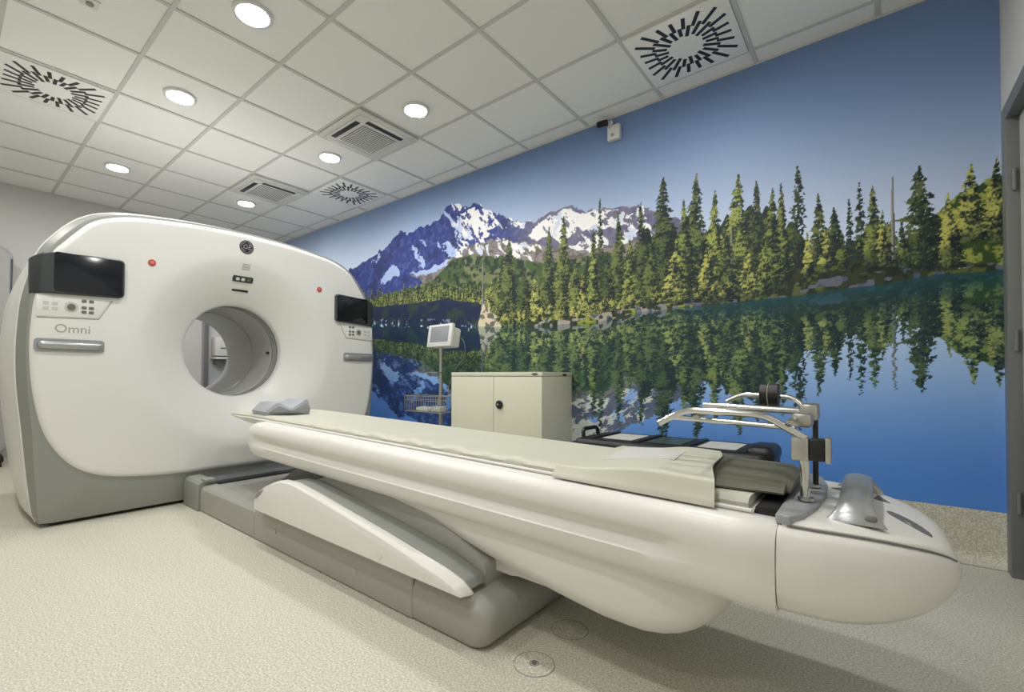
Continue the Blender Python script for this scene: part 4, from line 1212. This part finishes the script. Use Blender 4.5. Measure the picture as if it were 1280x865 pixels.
# square swirl diffusers with radiating slots
plate_me = share('face_plate', bm_box((-.286, -.286, -.004), (.286, .286, .010), .002), M_TILE)
slot_me = share('slot', bm_box((-.5, -.0105, -.0052), (.5, .0105, -.0035)), M_BLACK, smooth=False)
VL = ['square ceiling diffuser with radiating dark slots over the left side of the scanner', 'square ceiling diffuser with radiating dark slots beside the farther end of the mural', 'nearest square ceiling diffuser with radiating dark slots above the mural sky']
for i, (x, y) in enumerate(VENTS):
    t = thing('swirl_diffuser', (x, y, H + .001), VL[i], 'ceiling diffuser', 'square swirl diffusers in the ceiling')
    link_mesh('face_plate', plate_me, t)
    for k in range(44):
        a = 2 * PI * (k + .5) / 44
        lim = .255 / max(abs(math.cos(a)), abs(math.sin(a)))
        lim = min(lim, .315)
        r0, r1 = (.092, .092 + .56 * (lim - .092)) if k % 2 else (.092 + .40 * (lim - .092), lim)
        if k % 4 == 1: r0 += .012
        so = link_mesh('slot', slot_me, t, (math.cos(a) * (r0 + r1) / 2, math.sin(a) * (r0 + r1) / 2, 0))
        so.rotation_euler = (0, 0, a + .04)
        so.scale = (r1 - r0 - .012, 1, 1)
# four-way air-conditioning cassettes
AL = ['nearer square white air-conditioning unit set in the ceiling', 'farther square white air-conditioning unit set in the ceiling']
fr = bmesh.new()
for s in ((1, 0), (-1, 0), (0, 1), (0, -1)): pass
pan_me = share('fascia', bm_box((-.299, -.299, -.022), (.299, .299, .006), .012, 3), M_ACW)
in_me = share('grille_frame', bm_box((-.262, -.262, -.034), (.262, .262, -.0225), .010, 3), M_ACW)
fl_me = share('louvre', bm_box((-.175, -.021, -.0385), (.175, .021, -.0325), .002), M_ACW)
lv_me = share('louvre', bm_box((-.175, -.021, -.0375), (.175, .021, -.0325), .002), M_ACD)
bk_me = share('grille_back', bm_box((-.165, -.165, -.0362), (.165, .165, -.0335)), M_ACG, smooth=False)
sl_me = share('grille_slat', bm_box((-.165, -.0055, -.041), (.165, .0055, -.0363), .001), M_ACW)
for i, (x, y) in enumerate(ACS):
    t = thing('ceiling_air_conditioner', (x, y, H + .001), AL[i], 'air conditioner', 'air-conditioning units in the ceiling')
    link_mesh('fascia', pan_me, t); link_mesh('grille_frame', in_me, t)
    for k in range(4):
        a = k * PI / 2
        l = link_mesh('louvre', fl_me if k < 2 else lv_me, t, (-math.sin(a) * .222, math.cos(a) * .222, 0)); l.rotation_euler = (0, 0, a)
    gb = link_mesh('grille_back', bk_me, t)
    for k in range(16):
        link_mesh('grille_slat', sl_me, gb, (0, -.155 + .0207 * k, 0))
# small sensor plate in the ceiling, top left
t = thing('ceiling_sensor', (-.31, .90, H + .012), 'small square pale sensor plate in the ceiling at the top left', 'sensor')
box('sensor_plate', (-.35, .86, H + .004), (-.27, .94, H + .0125), M_WPLAS, t, .003)
rod('sensor_dome', (-.31, .90, H + .004), (-.31, .90, H - .006), .018, M_LINE, t, 20, .003)

# ================================================================== wall fittings by the mural's top edge
cm = thing('security_camera', (1.36, Y1 - .004, 2.91), 'small black security camera under the ceiling on the mural wall', 'camera')
rod('mount_plate', (1.395, Y1 - .004, 2.917), (1.395, Y1 - .016, 2.917), .022, M_WPLAS, cm, 20, .003)
tube('bracket', bend([(1.395, Y1 - .014, 2.917), (1.39, Y1 - .04, 2.917), (1.37, Y1 - .05, 2.912)], .02), .007, M_WPLAS, cm, 10)
cbod = rod('camera_body', (1.385, Y1 - .045, 2.915), (1.325, Y1 - .095, 2.892), .023, M_BLACK, cm, 20, .004)
rod('camera_lens', (1.3255, Y1 - .0945, 2.8922), (1.321, Y1 - .098, 2.8905), .013, M_GLASS, cbod, 16)
pb = thing('motion_sensor', (1.435, Y1 - .004, 2.82), 'small white wall sensor box beside the black security camera', 'sensor')
box('sensor_box', (1.385, Y1 - .05, 2.765), (1.485, Y1 - .004, 2.878), M_WPLAS, pb, .006)
rod('sensor_eye', (1.428, Y1 - .049, 2.80), (1.428, Y1 - .056, 2.80), .012, M_LINE, pb, 16, .002)
rod('sensor_led', (1.407, Y1 - .049, 2.862), (1.407, Y1 - .053, 2.862), .005, M_KEY, pb, 12)

# ================================================================== floor caps
for i, (x, y, lab) in enumerate(((2.12, 1.634, 'round floor cap with a small bolt beside the table base'), (2.105, 1.885, 'plain round floor cap in the shade under the table'))):
    t = thing('floor_cap', (x, y, 0), lab, 'floor cap', 'round caps let into the floor')
    secs = [[(x + r * math.cos(a), y + r * math.sin(a), z) for a in np.linspace(0, 2 * PI, 36, endpoint=False)] for r, z in ((.064, 0), (.064, .0012), (.060, .002), (.002, .002))]
    loft('cap', secs, M_FLOOR, t, sharp=60)
    tube('cap_rim', [(x + .066 * math.cos(a), y + .066 * math.sin(a), .0005) for a in np.linspace(0, 2 * PI, 37)], .0012, M_LINE, t, 6)
    if i == 0:
        rod('bolt', (x, y, .0018), (x, y, .006), .009, M_KEY, t, 6)
        tube('washer', [(x + .014 * math.cos(a), y + .014 * math.sin(a), .0022) for a in np.linspace(0, 2 * PI, 21)], .0015, M_KEY, t, 6)
bpy.context.view_layer.update()
